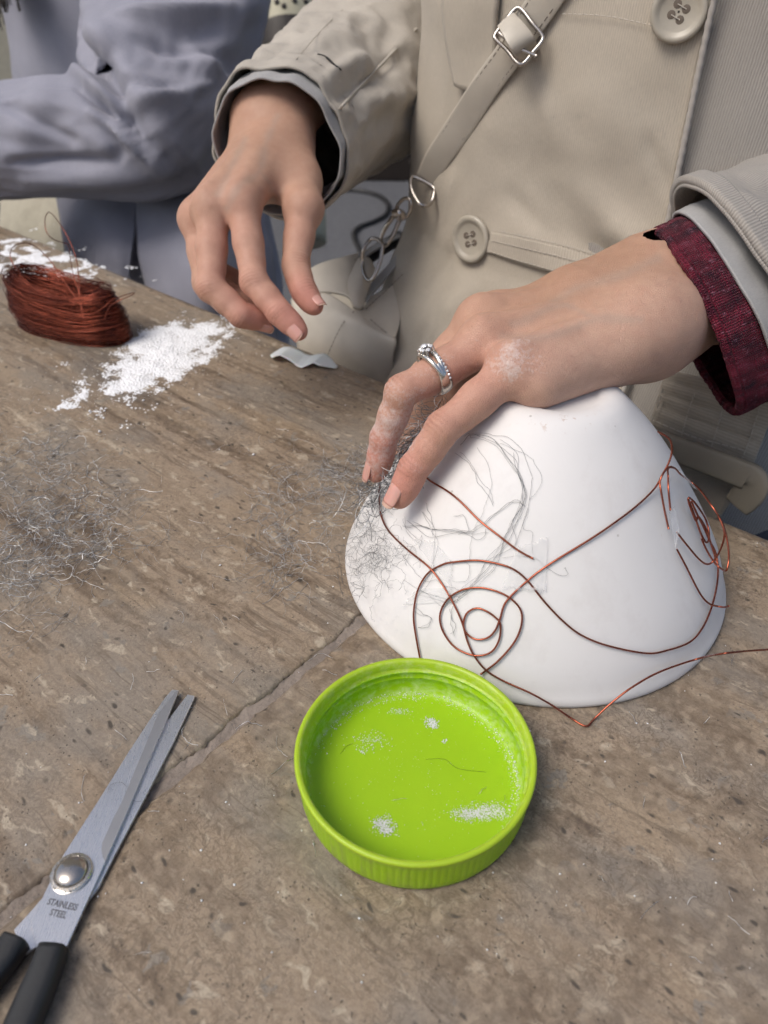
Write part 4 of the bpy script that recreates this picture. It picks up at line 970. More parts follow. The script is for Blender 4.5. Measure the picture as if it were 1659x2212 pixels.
sew(0, o1, s2 + 13 * 12, s2 + 14 * 12); sew(o1, o2, s1 + 13 * 12, s1 + 14 * 12)
mbf.append(np.array([[o2 + 9 * 12, o2 + 9 * 12 + 1, s1 + 1, s1], [o2 + 9 * 12, o2 + 9 * 12 + 1, s2 + 1, s2]]))
k = len(P) - len(LH[0]) - len(RH[0]); z0 = np.zeros(k)
body = mesh_obj('body', P, np.concatenate(mbf), M['skin'], person, attrs=dict(red=np.r_[aL[0], aR[0], z0], dust=np.r_[aL[1], aR[1], z0], tan=np.r_[aL[2], aR[2], z0], crease=np.r_[cL_, cR_, z0], vein=np.r_[vL_, vR_, z0], pale=np.r_[pL_, 0 * vR_, z0]))
nail(Lp[3], Lp[2], dP[2], .0049, body, ln=.0104, wd=.0082, over=.0014, lift=1.18)
nail(Lr[3], Lr[2], dR[2], .0046, body, ln=.0095, wd=.0078, over=.0008, lift=1.16)
nail(Ri[3], Ri[2], dI[2], .0053, body, ln=.0100, wd=.0086, over=.0006, lift=1.12)
nail(Rt[3], Rt[2], dT[2], .0052, body, ln=.0115, wd=.0088, over=.0008, lift=1.14)
nail(Rm[3], Rm[2], dM[2], .0053, body, ln=.0085, wd=.0094, over=.0012)

# ---- cloth
def fold_lines(P, N, lines):
    """raise or sink ridges of cloth: each line is two sheet points, a width and a height"""
    x, y = proj(P); d = np.zeros(len(P)); front = ((P - O) * N).sum(1) < 0
    for x0, y0, x1, y1, w, h in lines:
        L2 = (x1 - x0) ** 2 + (y1 - y0) ** 2; t = np.clip(((x - x0) * (x1 - x0) + (y - y0) * (y1 - y0)) / L2, 0, 1)
        q = np.hypot(x - x0 - t * (x1 - x0), y - y0 - t * (y1 - y0)); d += h * np.exp(-(q / w) ** 2) * np.sin(np.pi * (.08 + .84 * t)) ** .5
    return P + N * (d * front)[:, None]
def vnorm(P, nu, nv, cv):
    Q = P.reshape(nu, nv, 3); du = np.gradient(Q, axis=0)
    dv = (np.roll(Q, -1, 1) - np.roll(Q, 1, 1)) if cv else np.gradient(Q, axis=1)
    return nrm(np.cross(dv, du)).reshape(-1, 3)
def sleeve(name, C, r, m, parent, nu=90, nv=120, wr=.004, wf=28, flat=1.0, side=None, lines=(), seed=0, thick=.0016, trans=1.0, hem=None, shear=0, bvec=None):
    C = crom(C, nu); r = crom(np.c_[r, 0 * np.array(r), 0 * np.array(r)], nu)[:, 0]; T, A_, B__ = frames(C)
    if side is not None: A_ = nrm(side - T * (T @ side)[:, None]); B__ = np.cross(T, A_)
    if bvec is not None: B__ = np.tile(bvec, (nu, 1))
    th = np.linspace(0, 2 * np.pi, nv, endpoint=False)
    P = C[:, None] + r[:, None, None] * (np.cos(th)[None, :, None] * A_[:, None] + flat * np.sin(th)[None, :, None] * B__[:, None])
    if shear: P = P + (shear * np.linspace(1, 0, nu) ** 2)[:, None, None] * np.cos(th)[None, :, None] * T[:, None]
    P = P.reshape(-1, 3); s = np.repeat(np.r_[0, np.cumsum(np.linalg.norm(np.diff(C, axis=0), axis=1))], nv); N = vnorm(P, nu, nv, True)
    if ((P - np.repeat(C, nv, 0)) * N).sum() < 0: N = -N
    c, sn = np.tile(np.cos(th), nu), np.tile(np.sin(th), nu)
    q = np.stack([c * 1.3 + seed, sn * 1.3, s * wf], -1)
    w = 1 - np.abs(fbm(q, 3)) * 1.6; w2 = pn(np.stack([c * 2.4, sn * 2.4 + seed, s * 7 + c * .8], -1))
    ends = sstep(0, .012, s)
    P = P + N * (wr * (w - .5) * trans * (.25 + .75 * ends) + wr * 1.1 * w2)[:, None]
    if len(lines): P = fold_lines(P, N, lines)
    uv = np.stack([np.tile(th, nu) * np.mean(r), s], -1)
    o = mesh_obj(name, P, grid_faces(nu, nv, False, True)[:, ::-1], m, parent, uv=uv); mod_solid(o, thick, -1); return o

def nfront(z): return np.interp(z, [-.4, -.15, -.05, .0, .06, .15, .28, .40, .46], [.375, .370, .378, .398, .425, .430, .438, .47, .51])
def torso_pt(t, z, off=0.0):
    """t runs round the chest: 0 at its own right side (left in the picture), .5 at the other side"""
    z = np.asarray(z, float); a = np.interp(z, [-.4, -.1, .05, .2, .36, .43, .47], [.19, .175, .158, .165, .185, .14, .07]) + off; nf = nfront(z) - off; bq = np.interp(z, [-.4, .0, .36, .47], [.15, .13, .115, .06])
    ang = np.pi * (1 + 2 * np.asarray(t)); c, s = np.cos(ang), np.sin(ang)
    ex_ = .72; e = -.222 + a * np.sign(c) * np.abs(c) ** ex_; n = nf + bq + off + (bq + off) * np.sign(s) * np.abs(s) ** ex_
    return e[..., None] * ED + n[..., None] * EN + np.stack([0 * z, 0 * z, z], -1)
def t_of_e(e, z):
    ts = np.linspace(.02, .48, 900); zz = np.full(900, z); ee = torso_pt(ts, zz) @ ED; return np.interp(e, ee, ts)
FOLD = [(1300, 590, 1380, 650, 10, -.003), (1330, 560, 1420, 620, 12, .003), (1180, 560, 1260, 640, 12, .002), (900, 640, 960, 560, 12, -.003), (940, 700, 900, 790, 10, .003), (1100, 420, 1180, 520, 16, -.002), (980, 380, 960, 470, 12, .0025), (1400, 300, 1450, 420, 14, -.002), (1150, 150, 1220, 330, 20, .002), (1290, 540, 1390, 640, 26, -.004), (1340, 500, 1450, 590, 30, .004), (1180, 480, 1330, 600, 34, -.003), (1230, 400, 1420, 560, 40, .004), (960, 560, 900, 800, 30, -.004), (1000, 620, 930, 820, 26, .003),
        (1060, 300, 1010, 460, 40, .003), (1120, 360, 1300, 520, 60, -.003), (930, 500, 980, 420, 30, -.003), (1250, 180, 1400, 330, 70, .003), (880, 720, 1000, 640, 30, .003), (1080, 640, 1000, 700, 30, -.003)]
def torso_patch(name, t0, t1, z0, z1, off, m, parent, nu, nv, lines=(), closed=False, wr=.004, uscale=None, thick=.0018):
    zs = np.linspace(z0, z1, nu)
    if callable(t1): tt = np.stack([np.linspace(t0, t1(z), nv) for z in zs])
    else: tt = np.tile(np.linspace(t0, t1, nv, endpoint=not closed), (nu, 1))
    ZZ = np.repeat(zs[:, None], nv, 1); P = torso_pt(tt, ZZ, off).reshape(-1, 3)
    N = nrm(P - (-.222 * ED + .56 * EN) * V(1, 1, 0) - P * V(0, 0, 1))
    q = np.stack([P @ ED * 9, P[:, 2] * 9, P @ EN * 3], -1)
    P = P + N * (wr * fbm(q, 3) + wr * .5 * (1 - 2 * np.abs(pn(q * V(1.8, .8, 1) + 30))))[:, None] 
    if len(lines): P = fold_lines(P, N, lines)
    uv = np.stack([(P @ ED) * 1.15, P[:, 2]], -1)
    o = mesh_obj(name, P, grid_faces(nu, nv, False, closed), m, parent, uv=uv); mod_solid(o, thick, 1); return o
coat = torso_patch('coat', 0, 1, -.42, .47, 0.0, M['coat_rib'], person, 110, 200, closed=True, wr=.0025)
placket = lambda z: t_of_e(-.163 + .010 * np.interp(z, [-.1, .05, .2], [1.4, .6, 0]), z)
front = torso_patch('front_panel', -.10, placket, -.40, .40, .0045, M['coat'], coat, 240, 220, FOLD, wr=.0045)
# corded edge of the overlapping panel
zs = np.linspace(-.10, .40, 300); pe = torso_pt(np.array([placket(z) for z in zs]), zs, .0055) + ED * .0008
v, f = tube(pe, .0016 * (1 + .12 * np.sin(np.arange(300) * 1.9)), 8); mesh_obj('edge_piping', v, f, M['coat_rib'], coat)
from mathutils.bvhtree import BVHTree
def tree(o):
    b = base_of(o); return BVHTree.FromPolygons([v.co + b for v in o.data.vertices], [tuple(q.vertices) for q in o.data.polygons])
_ft, _ct = tree(front), tree(coat)
def on_coat(px, py, off=.0015):
    d = ray(px, py); dn = Vector(d.tolist()).normalized(); ps = []
    for t_ in (_ft, _ct):
        h = t_.ray_cast(Vector(O.tolist()), dn)
        if h[0] is not None: ps.append(np.array(h[0]))
    p = min(ps, key=lambda q: (q - O) @ F) if ps else on_n(px, py, .44)
    return p - nrm(d) * off
TO_CAM = lambda p: nrm(O - p)
def button(px, py, rad, tilt, parent, rot=.4):
    c = on_coat(px, py, .0022); ax = nrm(-EN + V(0, 0, .10) + ED * tilt)
    pr = [(.0005, 0), (rad * .8, 0), (rad * .96, .0008), (rad, .0022), (rad * .97, .0034), (rad * .88, .0039), (rad * .78, .0036), (rad * .70, .0026), (rad * .62, .0021), (.0005, .0019)]
    v, f = lathe(pr, c, 64, axis=ax.tolist()); b = mesh_obj('button', v, f, M['button'], parent)
    a = nrm(np.cross(ax, V(0, 0, 1))); bb = np.cross(a, ax); mb = MB(); mt = MB()
    hs = [c + ax * .00205 + rad * .26 * (math.cos(rot + k * math.pi / 2) * a + math.sin(rot + k * math.pi / 2) * bb) for k in range(4)]
    for h in hs:
        v, f = lathe([(.0001, .0001), (rad * .125, .0001), (rad * .15, 0)], h, 12, axis=ax.tolist()); mb.add(v, f)
    for i, j in ((0, 1), (2, 3)):
        p = np.linspace(0, 1, 8)[:, None]; v, f = tube(hs[i] * (1 - p) + hs[j] * p + ax * (.0005 * np.sin(np.pi * p)), .00026, 5); mt.add(v, f)
    mt.build('button_thread', M['thread'], parent); mb.build('button_hole_shade', M['thread_dark'], parent)  # dark discs stand in for the shade inside the holes
button(1020, 516, .0148, -.06, coat); button(1467, 26, .0132, .30, coat, 1.2)
# stitched welt beside the button
def stitches(pts, name, m, parent, step=.0031, ln=.0021, r=.00028, lift=None, onf=on_coat, off=.0016):
    C = resamp(crom([onf(x, y, off) if onf else np.asarray((x, y, off)) for x, y in pts] if onf else pts, 60), step); mb = MB()
    for i in range(len(C) - 1):
        d = C[i + 1] - C[i]; p = np.linspace(0, ln / step, 5)[:, None]
        v, f = tube(C[i] + d * p + (TO_CAM(C[i]) * (.0003 * np.sin(np.pi * p * step / ln))), r, 5); mb.add(v, f)
    return mb
mbs = MB()
def add_st(pts, **k):
    b = stitches(pts, '', None, None, **k); mbs.v += b.v; mbs.u += b.u; mbs.f += [tuple(i + mbs.n for i in q) for q in b.f]; mbs.n += b.n
def strip(rowA, rowB, m, name, parent, off=.0092, thick=.0012, onf=on_coat, n=60, bump=0.0, ripple=(0, 0)):
    """a band of cloth between two rows of sheet points lying on the coat"""
    a = crom([onf(x, y, off) for x, y in rowA], n); b = crom([onf(x, y, off) for x, y in rowB], n); K = 9
    P = np.array([[a[i] * (1 - j / (K - 1)) + b[i] * (j / (K - 1)) + TO_CAM(a[i]) * (.0004 * math.sin(math.pi * j / (K - 1)) + bump * pn(np.array([[i * .3, j * .5, 3.3]]))[0] + ripple[0] * math.sin(i * ripple[1] + .6 * math.sin(j * 2.1)) * abs(math.sin(j * math.pi / 2.67))) for j in range(K)] for i in range(n)])
    L = np.linalg.norm(a[-1] - a[0]); uv = np.stack(np.meshgrid(np.linspace(0, L, n), np.linspace(0, np.linalg.norm(a[0] - b[0]), K), indexing='ij'), -1).reshape(-1, 2)
    o = mesh_obj(name, P.reshape(-1, 3), grid_faces(n, K), m, parent, uv=uv); mod_solid(o, thick, 0); return o
strip([(1062, 500), (1130, 512), (1200, 528), (1290, 552), (1360, 575)], [(1052, 545), (1120, 568), (1190, 588), (1280, 612), (1350, 640)], M['coat'], 'pocket_welt', coat, .0024)
add_st([(1066, 497), (1130, 510), (1200, 525), (1290, 549)], off=.0036); add_st([(1062, 520), (1130, 536), (1200, 552), (1270, 570)], off=.0036); add_st([(1056, 543), (1120, 563), (1180, 580), (1240, 598)], off=.0036)
add_st([(1215, 30), (1270, 32), (1330, 38), (1440, 62)], off=.0022)
mbs.build('stitching', M['thread'], coat)['kind'] = 'stuff'
# storm flap behind the shoulder strap
fp = [[(960, -60), (1000, -62), (1040, -64), (1080, -66)], [(958, 10), (995, 8), (1035, 4), (1076, 0)], [(962, 66), (998, 60), (1036, 52), (1072, 46)], [(970, 120), (1004, 118), (1038, 114), (1070, 110)], [(984, 186), (1008, 196), (1034, 200), (1060, 198)]]
P = np.array([crom(np.array([on_coat(x, y, .0035 + .006 * (1 - j / 3) + .0015 * math.sin(i * 1.4)) for j, (x, y) in enumerate(row)]), 16) for i, row in enumerate(fp)]); P = np.stack([crom(P[:, j], 24) for j in range(16)], 1)
o = mesh_obj('storm_flap', P.reshape(-1, 3), grid_faces(24, 16), M['coat'], coat, uv=np.stack(np.meshgrid(np.linspace(0, .03, 24), np.linspace(0, .06, 16), indexing='ij'), -1)[..., ::-1].reshape(-1, 2)); mod_solid(o, .003, 0)

# ---- sleeves
SLR = [(560, 330, 640, 210, 22, -.003), (760, 140, 900, 160, 26, .006), (730, 210, 860, 130, 24, -.006), (800, 220, 930, 200, 30, .006), (740, 300, 860, 280, 30, .004), (700, 170, 790, 120, 16, .004), (790, 60, 850, 160, 30, -.006), (640, 120, 740, 60, 30, .002), (860, 40, 900, 130, 26, .005)]
SR = sleeve('sleeve', [A(604, 318, .470), A(658, 272, .500), A(738, 208, .550), A(830, 134, .60), A(925, 45, .650), en(-.46, .60, .24), en(-.40, .57, .36)], [.0445, .0475, .056, .066, .074, .080, .082], M['sleeve'], coat, 160, 150, .0032, 30, lines=SLR, seed=2)
sleeve('sleeve_lining', [A(597, 326, .463), A(618, 304, .476), A(675, 256, .51)], [.0400, .0415, .043], M['lining'], coat, 40, 120, .0022, 30, seed=8, thick=.0012)
# seam on the sleeve, and a slit whose shade is painted as a dark line
_st = tree(SR)
def on_sl(px, py, off):
    h = _st.ray_cast(Vector(O.tolist()), Vector(ray(px, py).tolist()).normalized()); p = np.array(h[0]) if h[0] is not None else at(px, py, .5)
    return p - nrm(p - O) * off
C = crom([on_sl(x, y, .0008) for x, y in [(716, 258), (735, 234), (758, 208), (800, 164), (850, 112), (900, 62)]], 70); v, f = tube(C, .0009, 6); mesh_obj('sleeve_seam', v, f, M['sleeve'], coat)
C = crom([on_sl(x, y, .0003) for x, y in [(685, 117), (705, 124), (722, 140), (738, 152)]], 20); v, f = tube(C, np.r_[.0002, np.full(18, .0007), .0002], 6); mesh_obj('sleeve_slit_shade', v, f, M['dark'], coat)
mbs = MB()
for pts in ([(640, 128), (690, 70), (740, 20)], [(735, 175), (700, 145), (672, 128)], [(742, 205), (760, 225), (768, 235)]): add_st(pts, onf=on_sl, off=.0006, r=.0003)
mbs.build('sleeve_stitching', M['thread'], coat)['kind'] = 'stuff'
# other arm
SLL = [(1560, 420, 1659, 470, 20, .003), (1600, 380, 1700, 420, 30, -.003)]
axl = nrm(A(1850, 465, .437) - A(1480, 615, .357))
cL = A(1503, 694, .356); bv_ = nrm(nrm(O - cL) + R * .19)
sleeve('sweater_cuff', [cL, cL + axl * .012, cL + axl * .03, cL + axl * .07], [.0455, .046, .0465, .046], M['knit'], person, 60, 160, .0008, 60, bvec=bv_, flat=.96, side=nrm(U * -.93 + R * .36), seed=4, thick=.0022)
mb = MB(); SWO = bpy.data.objects['sweater_cuff']; sv = np.array([np.array(v_.co) for v_ in SWO.data.vertices]) + np.array(base_of(SWO)); cen = sv.reshape(60, 160, 3).mean(1)
rim_ = sv[:160] + nrm(sv[:160] - sv[160:320]) * .0006; v, f = tube(rim_ + (cen[0] - rim_) * .012, .0023 * (1 + .1 * np.sin(np.arange(160) * 2.3)), 8, True); uvr = np.stack([np.repeat(np.arange(160) * .0018, 8), np.tile(np.arange(8) * .0017, 160)], -1); mesh_obj('cuff_hem', v, f, M['knit'], person, uv=uvr)
for k_ in range(2600):
    i_ = int(60 * RNG.random() ** 1.7); p_ = sv[i_ * 160 + RNG.integers(160)] + RNG.normal(size=3) * .0004; n_ = nrm(p_ - cen[i_] + RNG.normal(size=3) * .02); q_ = nrm(n_ * .5 + RNG.normal(size=3) * .7)
    L_ = RNG.uniform(.0008, .0022); v, f = tube(np.array([p_, p_ + n_ * L_ * .4 + q_ * L_ * .3, p_ + n_ * L_ * .5 + q_ * L_]), .00006, 3, caps=False); mb.add(v, f)
mb.build('knit_fuzz', M['fuzz'], person)['kind'] = 'stuff'
th = np.linspace(0, 2 * np.pi, 160, endpoint=False); sa = nrm(U * -.93 + R * .36); sa = nrm(sa - axl * (sa @ axl)); sb = np.cross(axl, sa)
cL2 = cL + axl * .022
sleeve('sleeve_lining', [cL2, cL2 + axl * .012, cL2 + axl * .05], [.0495, .0505, .052], M['lining'], coat, 40, 140, .0010, 30, bvec=bv_, flat=.98, side=sa, seed=5, thick=.0014, shear=.004)
cL3 = cL + axl * .038
sleeve('sleeve', [cL3, cL3 + axl * .012, cL3 + axl * .06, cL3 + axl * .16, en(-.02, .57, .25), en(-.04, .57, .36)], [.0605, .061, .063, .066, .074, .08], M['coat_rib'], coat, 140, 150, .0016, 26, bvec=bv_, flat=1.0, side=sa, lines=SLL, seed=6, shear=.010)
sleeve('cuff_fold', [cL3 + axl * .001, cL3 + axl * .006], [.0618, .0622], M['coat_rib'], coat, 8, 150, .0012, 26, bvec=bv_, flat=1.0, side=sa, seed=6, thick=.004, shear=.010)

# ---- belt hanging in front
def on_b(px, py, off): return on_n(px, py, .392 - off)
bl = strip([(1440, 800), (1425, 850), (1408, 905), (1395, 955)], [(1680, 850), (1655, 930), (1628, 1000), (1600, 1060)], M['coat'], 'belt', coat, .0, .003, on_b, 50, .0004, (.0007, .75))
me = bl.data
b2 = strip([(1392, 950), (1440, 1000), (1470, 1060), (1480, 1130)], [(1598, 1030), (1590, 1060), (1575, 1090), (1545, 1130)], M['coat'], 'belt_end', coat, -.004, .003, on_b, 40)
mbs = MB()
for pts in ([(1432, 838), (1420, 880), (1405, 915)], [(1500, 850), (1482, 905), (1468, 960)], [(1565, 870), (1548, 930), (1530, 985)], [(1640, 880), (1622, 940), (1600, 1000)], [(1402, 905), (1450, 925), (1500, 945), (1560, 960), (1612, 975)]):
    add_st(pts, onf=on_b, off=.0035, step=.0042, ln=.003, r=.0004)
mbs.build('belt_stitching', M['thread'], coat)['kind'] = 'stuff'
pb = [on_b(x, y, .012) for x, y in [(1385, 935), (1440, 962), (1520, 992), (1600, 1022), (1622, 1032), (1626, 1050), (1608, 1076), (1592, 1092)]]
C = crom(pb, 60); T, A2, B2 = frames(C); th = np.linspace(0, 2 * np.pi, 16, endpoint=False); sq = lambda x: np.sign(x) * np.abs(x) ** .55
rr = np.interp(np.linspace(0, 1, 60), [0, .6, .8, 1], [.0072, .0078, .0086, .0075])
nb_ = nrm(-EN + V(0, 0, .25)); sd2 = nrm(np.cross(T, nb_)); P = C[:, None] + rr[:, None, None] * sq(np.cos(th))[None, :, None] * sd2[:, None] + .0028 * sq(np.sin(th))[None, :, None] * nb_
mesh_obj('belt_buckle', P.reshape(-1, 3), [tuple(q) for q in grid_faces(60, 16, False, True)] + [tuple(range(16)), tuple(range(59 * 16, 960))[::-1]], M['buckle_plastic'], coat)
# trousers on the far side of the table edge
for s, e0 in ((1, -.30), (1, -.12)):
    sleeve('trouser_leg', [en(e0, .60, -.14), en(e0 + .01, .45, -.13), en(e0 + .02, .36, -.15), en(e0 + .03, .33, -.30), en(e0 + .03, .36, -.70)], [.085, .08, .07, .062, .055], M['denim'], person, 50, 60, .004, 18, seed=e0 * 9)

# ------------------------------------------------------------------ ring
ra = nrm(Lr[1] - Lr[0]); rc = Lr[0] * .40 + Lr[1] * .60; rd = nrm(U * .8 - R * .2 - F * .35); rd = nrm(rd - ra * (rd @ ra)); rs = np.cross(ra, rd); rs = rs if rs @ F < 0 else -rs
rg = thing('ring', rc - V(0, 0, .009), 'silver ring with clustered clear stones on the ring finger', 'ring'); RR = .0085
th = np.linspace(0, 2 * np.pi, 120, endpoint=False)
for sg in (-1, 1):
    off = sg * (.0006 + .0013 * np.clip(np.cos(th - .9) * 0 + np.cos(th), -.2, 1))
    C = rc + RR * (np.cos(th)[:, None] * rd + np.sin(th)[:, None] * rs) + off[:, None] * ra
    v, f = tube(C, .0011, 8, True); mesh_obj('band', v, f, M['silver'], rg)
ta = np.linspace(1.0, 3.4, 50); wb = np.interp(ta, [1.0, 1.5, 2.2, 3.4], [.0009, .0020, .0025, .0022])
P = np.array([[rc + (RR + h_) * (math.cos(t_) * rd + math.sin(t_) * rs) + ra * s_ * w_ for s_, h_ in ((-1, -.0004), (-1, .0006), (-.5, .0010), (0, .0011), (.5, .0010), (1, .0006), (1, -.0004))] for t_, w_ in zip(ta, wb)])
mesh_obj('wide_band', P.reshape(-1, 3), grid_faces(50, 7), M['silver'], rg)
mb = MB()
for k, (t_, o_) in enumerate([(-.05, .0008), (.16, .0008), (-.05, -.0010), (.16, -.0010), (.05, 0), (-.2, 0), (.3, 0)]):
    c = rc + (RR + .0022 + (.0008 if k == 4 else 0)) * (math.cos(t_) * rd + math.sin(t_) * rs) + ra * o_ * 2.0; d = nrm(math.cos(t_) * rd + math.sin(t_) * rs)
    s = .0015 if k == 4 else .0011
    v, f = lathe([(s * .05, -s * 1.2), (s, 0), (s * 1.0, s * .15), (s * .62, s * .55), (s * .02, s * .55)], c, 8, axis=d.tolist()); o = mesh_obj('stone', v, f, M['gem'], rg, False)
    for q in range(4):
        a = nrm(np.cross(d, ra)); b_ = np.cross(d, a); e = c + s * 1.05 * (math.cos(q * 1.57 + .8) * a + math.sin(q * 1.57 + .8) * b_)
        v, f = tube(np.array([e - d * .0014, e, e + d * .0006]), .00022, 5); mb.add(v, f)
mb.build('claws', M['silver'], rg)
for k in range(8):
    t_ = .62 + .17 * k; d = nrm(math.cos(t_) * rd + math.sin(t_) * rs); c = rc + (RR + .0007) * d - ra * .0018
    v, f = lathe([(.00055, -.0003), (.0006, .0001), (.0003, .0004), (.00002, .0004)], c, 7, axis=d.tolist()); mesh_obj('stone', v, f, M['gem'], rg, False)

# ------------------------------------------------------------------ bag with strap
bagp = A(770, 700, .56)
bg = thing('shoulder_bag', bagp - V(0, 0, .10), 'cream leather shoulder bag hanging at the beige coat\'s side', 'bag')
# body of the bag: front face, folded corner, open zip
def sheet(rows, m, name, parent, n=30, thick=.002, nz=.0012):
    P = np.array([crom([at(*p) for p in r], n) for r in rows]); P = np.stack([crom(P[:, j], n) for j in range(n)], 1)
    if nz: P = P + nz * pn(P * 40)[..., None] * (-F)
    uv = np.stack(np.meshgrid(np.linspace(0, .1, n), np.linspace(0, .1, n), indexing='ij'), -1).reshape(-1, 2)
    o = mesh_obj(name, P.reshape(-1, 3), grid_faces(n, n), m, parent, uv=uv); mod_solid(o, thick, 0); return o
sheet([[(630, 605, .592), (690, 572, .580), (745, 556, .574), (775, 548, .578)], [(630, 625, .588), (690, 600, .574), (746, 590, .566), (768, 585, .568)], [(635, 650, .585), (692, 632, .568), (748, 640, .557), (768, 668, .554)]], M['bag'], 'bag_upper_panel', bg, nz=.0004)
sheet([[(630, 646, .584), (695, 630, .569), (764, 671, .5535), (805, 705, .5480), (853, 730, .5455)], [(634, 690, .580), (700, 690, .562), (770, 705, .549), (812, 725, .5455), (856, 742, .5450)], [(645, 760, .582), (712, 765, .566), (778, 768, .556), (818, 768, .553), (850, 768, .552)], [(655, 850, .60), (720, 855, .588), (780, 850, .576), (825, 840, .572), (848, 820, .570)]], M['bag'], 'bag_front', bg, nz=.0004)
sheet([[(768, 672, .5545), (800, 702, .5490), (830, 720, .5468), (854, 731, .5462)], [(786, 664, .562), (816, 676, .558), (844, 684, .556), (863, 694, .556)], [(803, 642, .570), (836, 624, .572), (860, 612, .573), (876, 600, .574)]], M['bag'], 'bag_side', bg, nz=.0004)
sheet([[(772, 560, .589), (800, 535, .592), (840, 512, .594), (866, 500, .592)], [(778, 590, .583), (812, 560, .586), (848, 538, .588), (870, 528, .586)]], M['dark'], 'bag_opening_shade', bg, 14)  # near-black sheet painted as the shade inside the bag
for k, (r0, r1) in enumerate((([(775, 556, .582), (805, 533, .588), (845, 512, .588), (866, 503, .588)], [(778, 566, .582), (808, 543, .585), (846, 522, .586), (868, 512, .586)]),
                              ([(782, 640, .566), (815, 600, .575), (850, 560, .58), (872, 525, .584)], [(786, 655, .562), (822, 615, .57), (856, 575, .576), (875, 540, .582)]))):
    sheet([r0, r1], M['zipm'], 'zip_tape', bg, 14)
v, f = box((-.07, -.03, -.16), (.03, .02, -.004)); q = A(760, 700, .60); mod_bevel(mesh_obj('bag_body', v @ np.array([[.768, -.64, 0], [.64, .768, 0], [0, 0, 1]]) + q + EN * .035, f, M['bag'], bg), .012, 4)
sheet([[(870, 505, .583), (878, 505, .583)], [(872, 560, .578), (881, 560, .578)], [(866, 600, .575), (874, 600, .575)]], M['bag'], 'side_rib', bg, 10, .004)
sheet([[(775, 562, .570), (795, 560, .568), (806, 585, .568)], [(762, 590, .562), (785, 592, .558), (800, 608, .562)], [(752, 618, .558), (772, 628, .556), (787, 640, .562)], [(762, 662, .5535), (772, 668, .5535), (782, 668, .557)]], M['strap'], 'ring_tab', bg, 14, .004)
mbs = MB()
for pts, d in (([(745, 600), (750, 580), (762, 566), (780, 552)], .572), ([(790, 668), (820, 640), (850, 612), (872, 590)], .558), ([(765, 672), (740, 700), (715, 750), (700, 790)], .552), ([(800, 690), (830, 715), (845, 728)], .546)):
    add_st(pts, onf=lambda x, y, o: at(x, y, o), off=d, r=.0003)
mbs.build('bag_stitching', M['thread_dark'], bg)['kind'] = 'stuff'
# strap
def strap(a, b, d, name, lift=0.0, n=130, th_=.0022, m=M['strap']):
    a = crom([at(x, y, dd - lift) for (x, y), dd in zip(a, d)], n); b = crom([at(x, y, dd - lift) for (x, y), dd in zip(b, d)], n); K = 9
    P = np.array([[a[i] * (1 - j / (K - 1)) + b[i] * (j / (K - 1)) - F * .0009 * math.sin(math.pi * j / (K - 1)) for j in range(K)] for i in range(n)])
    o = mesh_obj(name, P.reshape(-1, 3), grid_faces(n, K), m, bg); mod_solid(o, th_, 0); mod_bevel(o, .0006, 2); return o, a, b
A_e = [(901, 375), (922, 328), (946, 290), (971, 251), (1024, 169), (1070, 105), (1100, 55), (1142, -10), (1200, -100), (1290, -240), (1390, -400), (1480, -560)]
B_e = [(940, 402), (968, 358), (995, 322), (1022, 285), (1075, 203), (1120, 142), (1152, 95), (1200, 30), (1258, -60), (1348, -200), (1448, -360), (1540, -520)]
def coat_d(px, py, off): return float((on_coat(px, py, off) - O) @ F)
dd = [coat_d((a[0] + b[0]) / 2, (a[1] + b[1]) / 2, .006) for a, b in zip(A_e, B_e)]
print('STRAP', [round(x, 3) for x in dd])
LD = dd[0] - .527
def link(pts, r, m=M['chrome'], name='chain_link', closed=True, n=60):
    C = crom([at(p[0], p[1], p[2] + LD * np.clip((570 - p[1]) / 170, 0, 1)) for p in pts], n, closed); v, f = tube(C, r, 8, closed); return mesh_obj(name, v, f, m, bg)
link([(783, 568, .560), (785, 540, .557), (800, 518, .556), (815, 517, .552), (826, 530, .548), (822, 560, .546), (808, 598, .546), (796, 606, .55), (786, 590, .556)], .0014)
link([(822, 520, .552), (828, 500, .550), (842, 478, .546), (856, 462, .544), (864, 468, .546), (856, 492, .548), (842, 520, .55), (832, 530, .552)], .0016)
link([(855, 466, .543), (858, 446, .541), (872, 430, .538), (886, 432, .536), (888, 448, .537), (880, 466, .540), (866, 474, .543)], .0013)
v, f = tube(crom([at(852, 462, .541 + LD * .62), at(862, 460, .538 + LD * .62), at(870, 468, .541 + LD * .62)], 14), .0032, 8); mesh_obj('swivel', v, f, M['chrome'], bg)
link([(893, 382, .527), (888, 402, .525), (897, 426, .522), (908, 441, .520), (922, 444, .521), (932, 436, .523), (938, 418, .524), (934, 402, .526)], .0014)
so, sa_, sb_ = strap(A_e, B_e, dd, 'strap')
strap([(936, 408), (966, 366), (1000, 322), (1040, 266), (1085, 198)], [(950, 412), (985, 368), (1022, 318), (1062, 262), (1106, 196)], [x + .004 for x in dd[:5]], 'strap_underlayer')
strap([(1078, 62), (1088, 80), (1105, 110), (1128, 128)], [(1108, 34), (1130, 58), (1150, 82), (1160, 92)], [dd[6] - .006, dd[6] - .010, dd[6] - .009, dd[5] - .006], 'strap_loop', th_=.004)
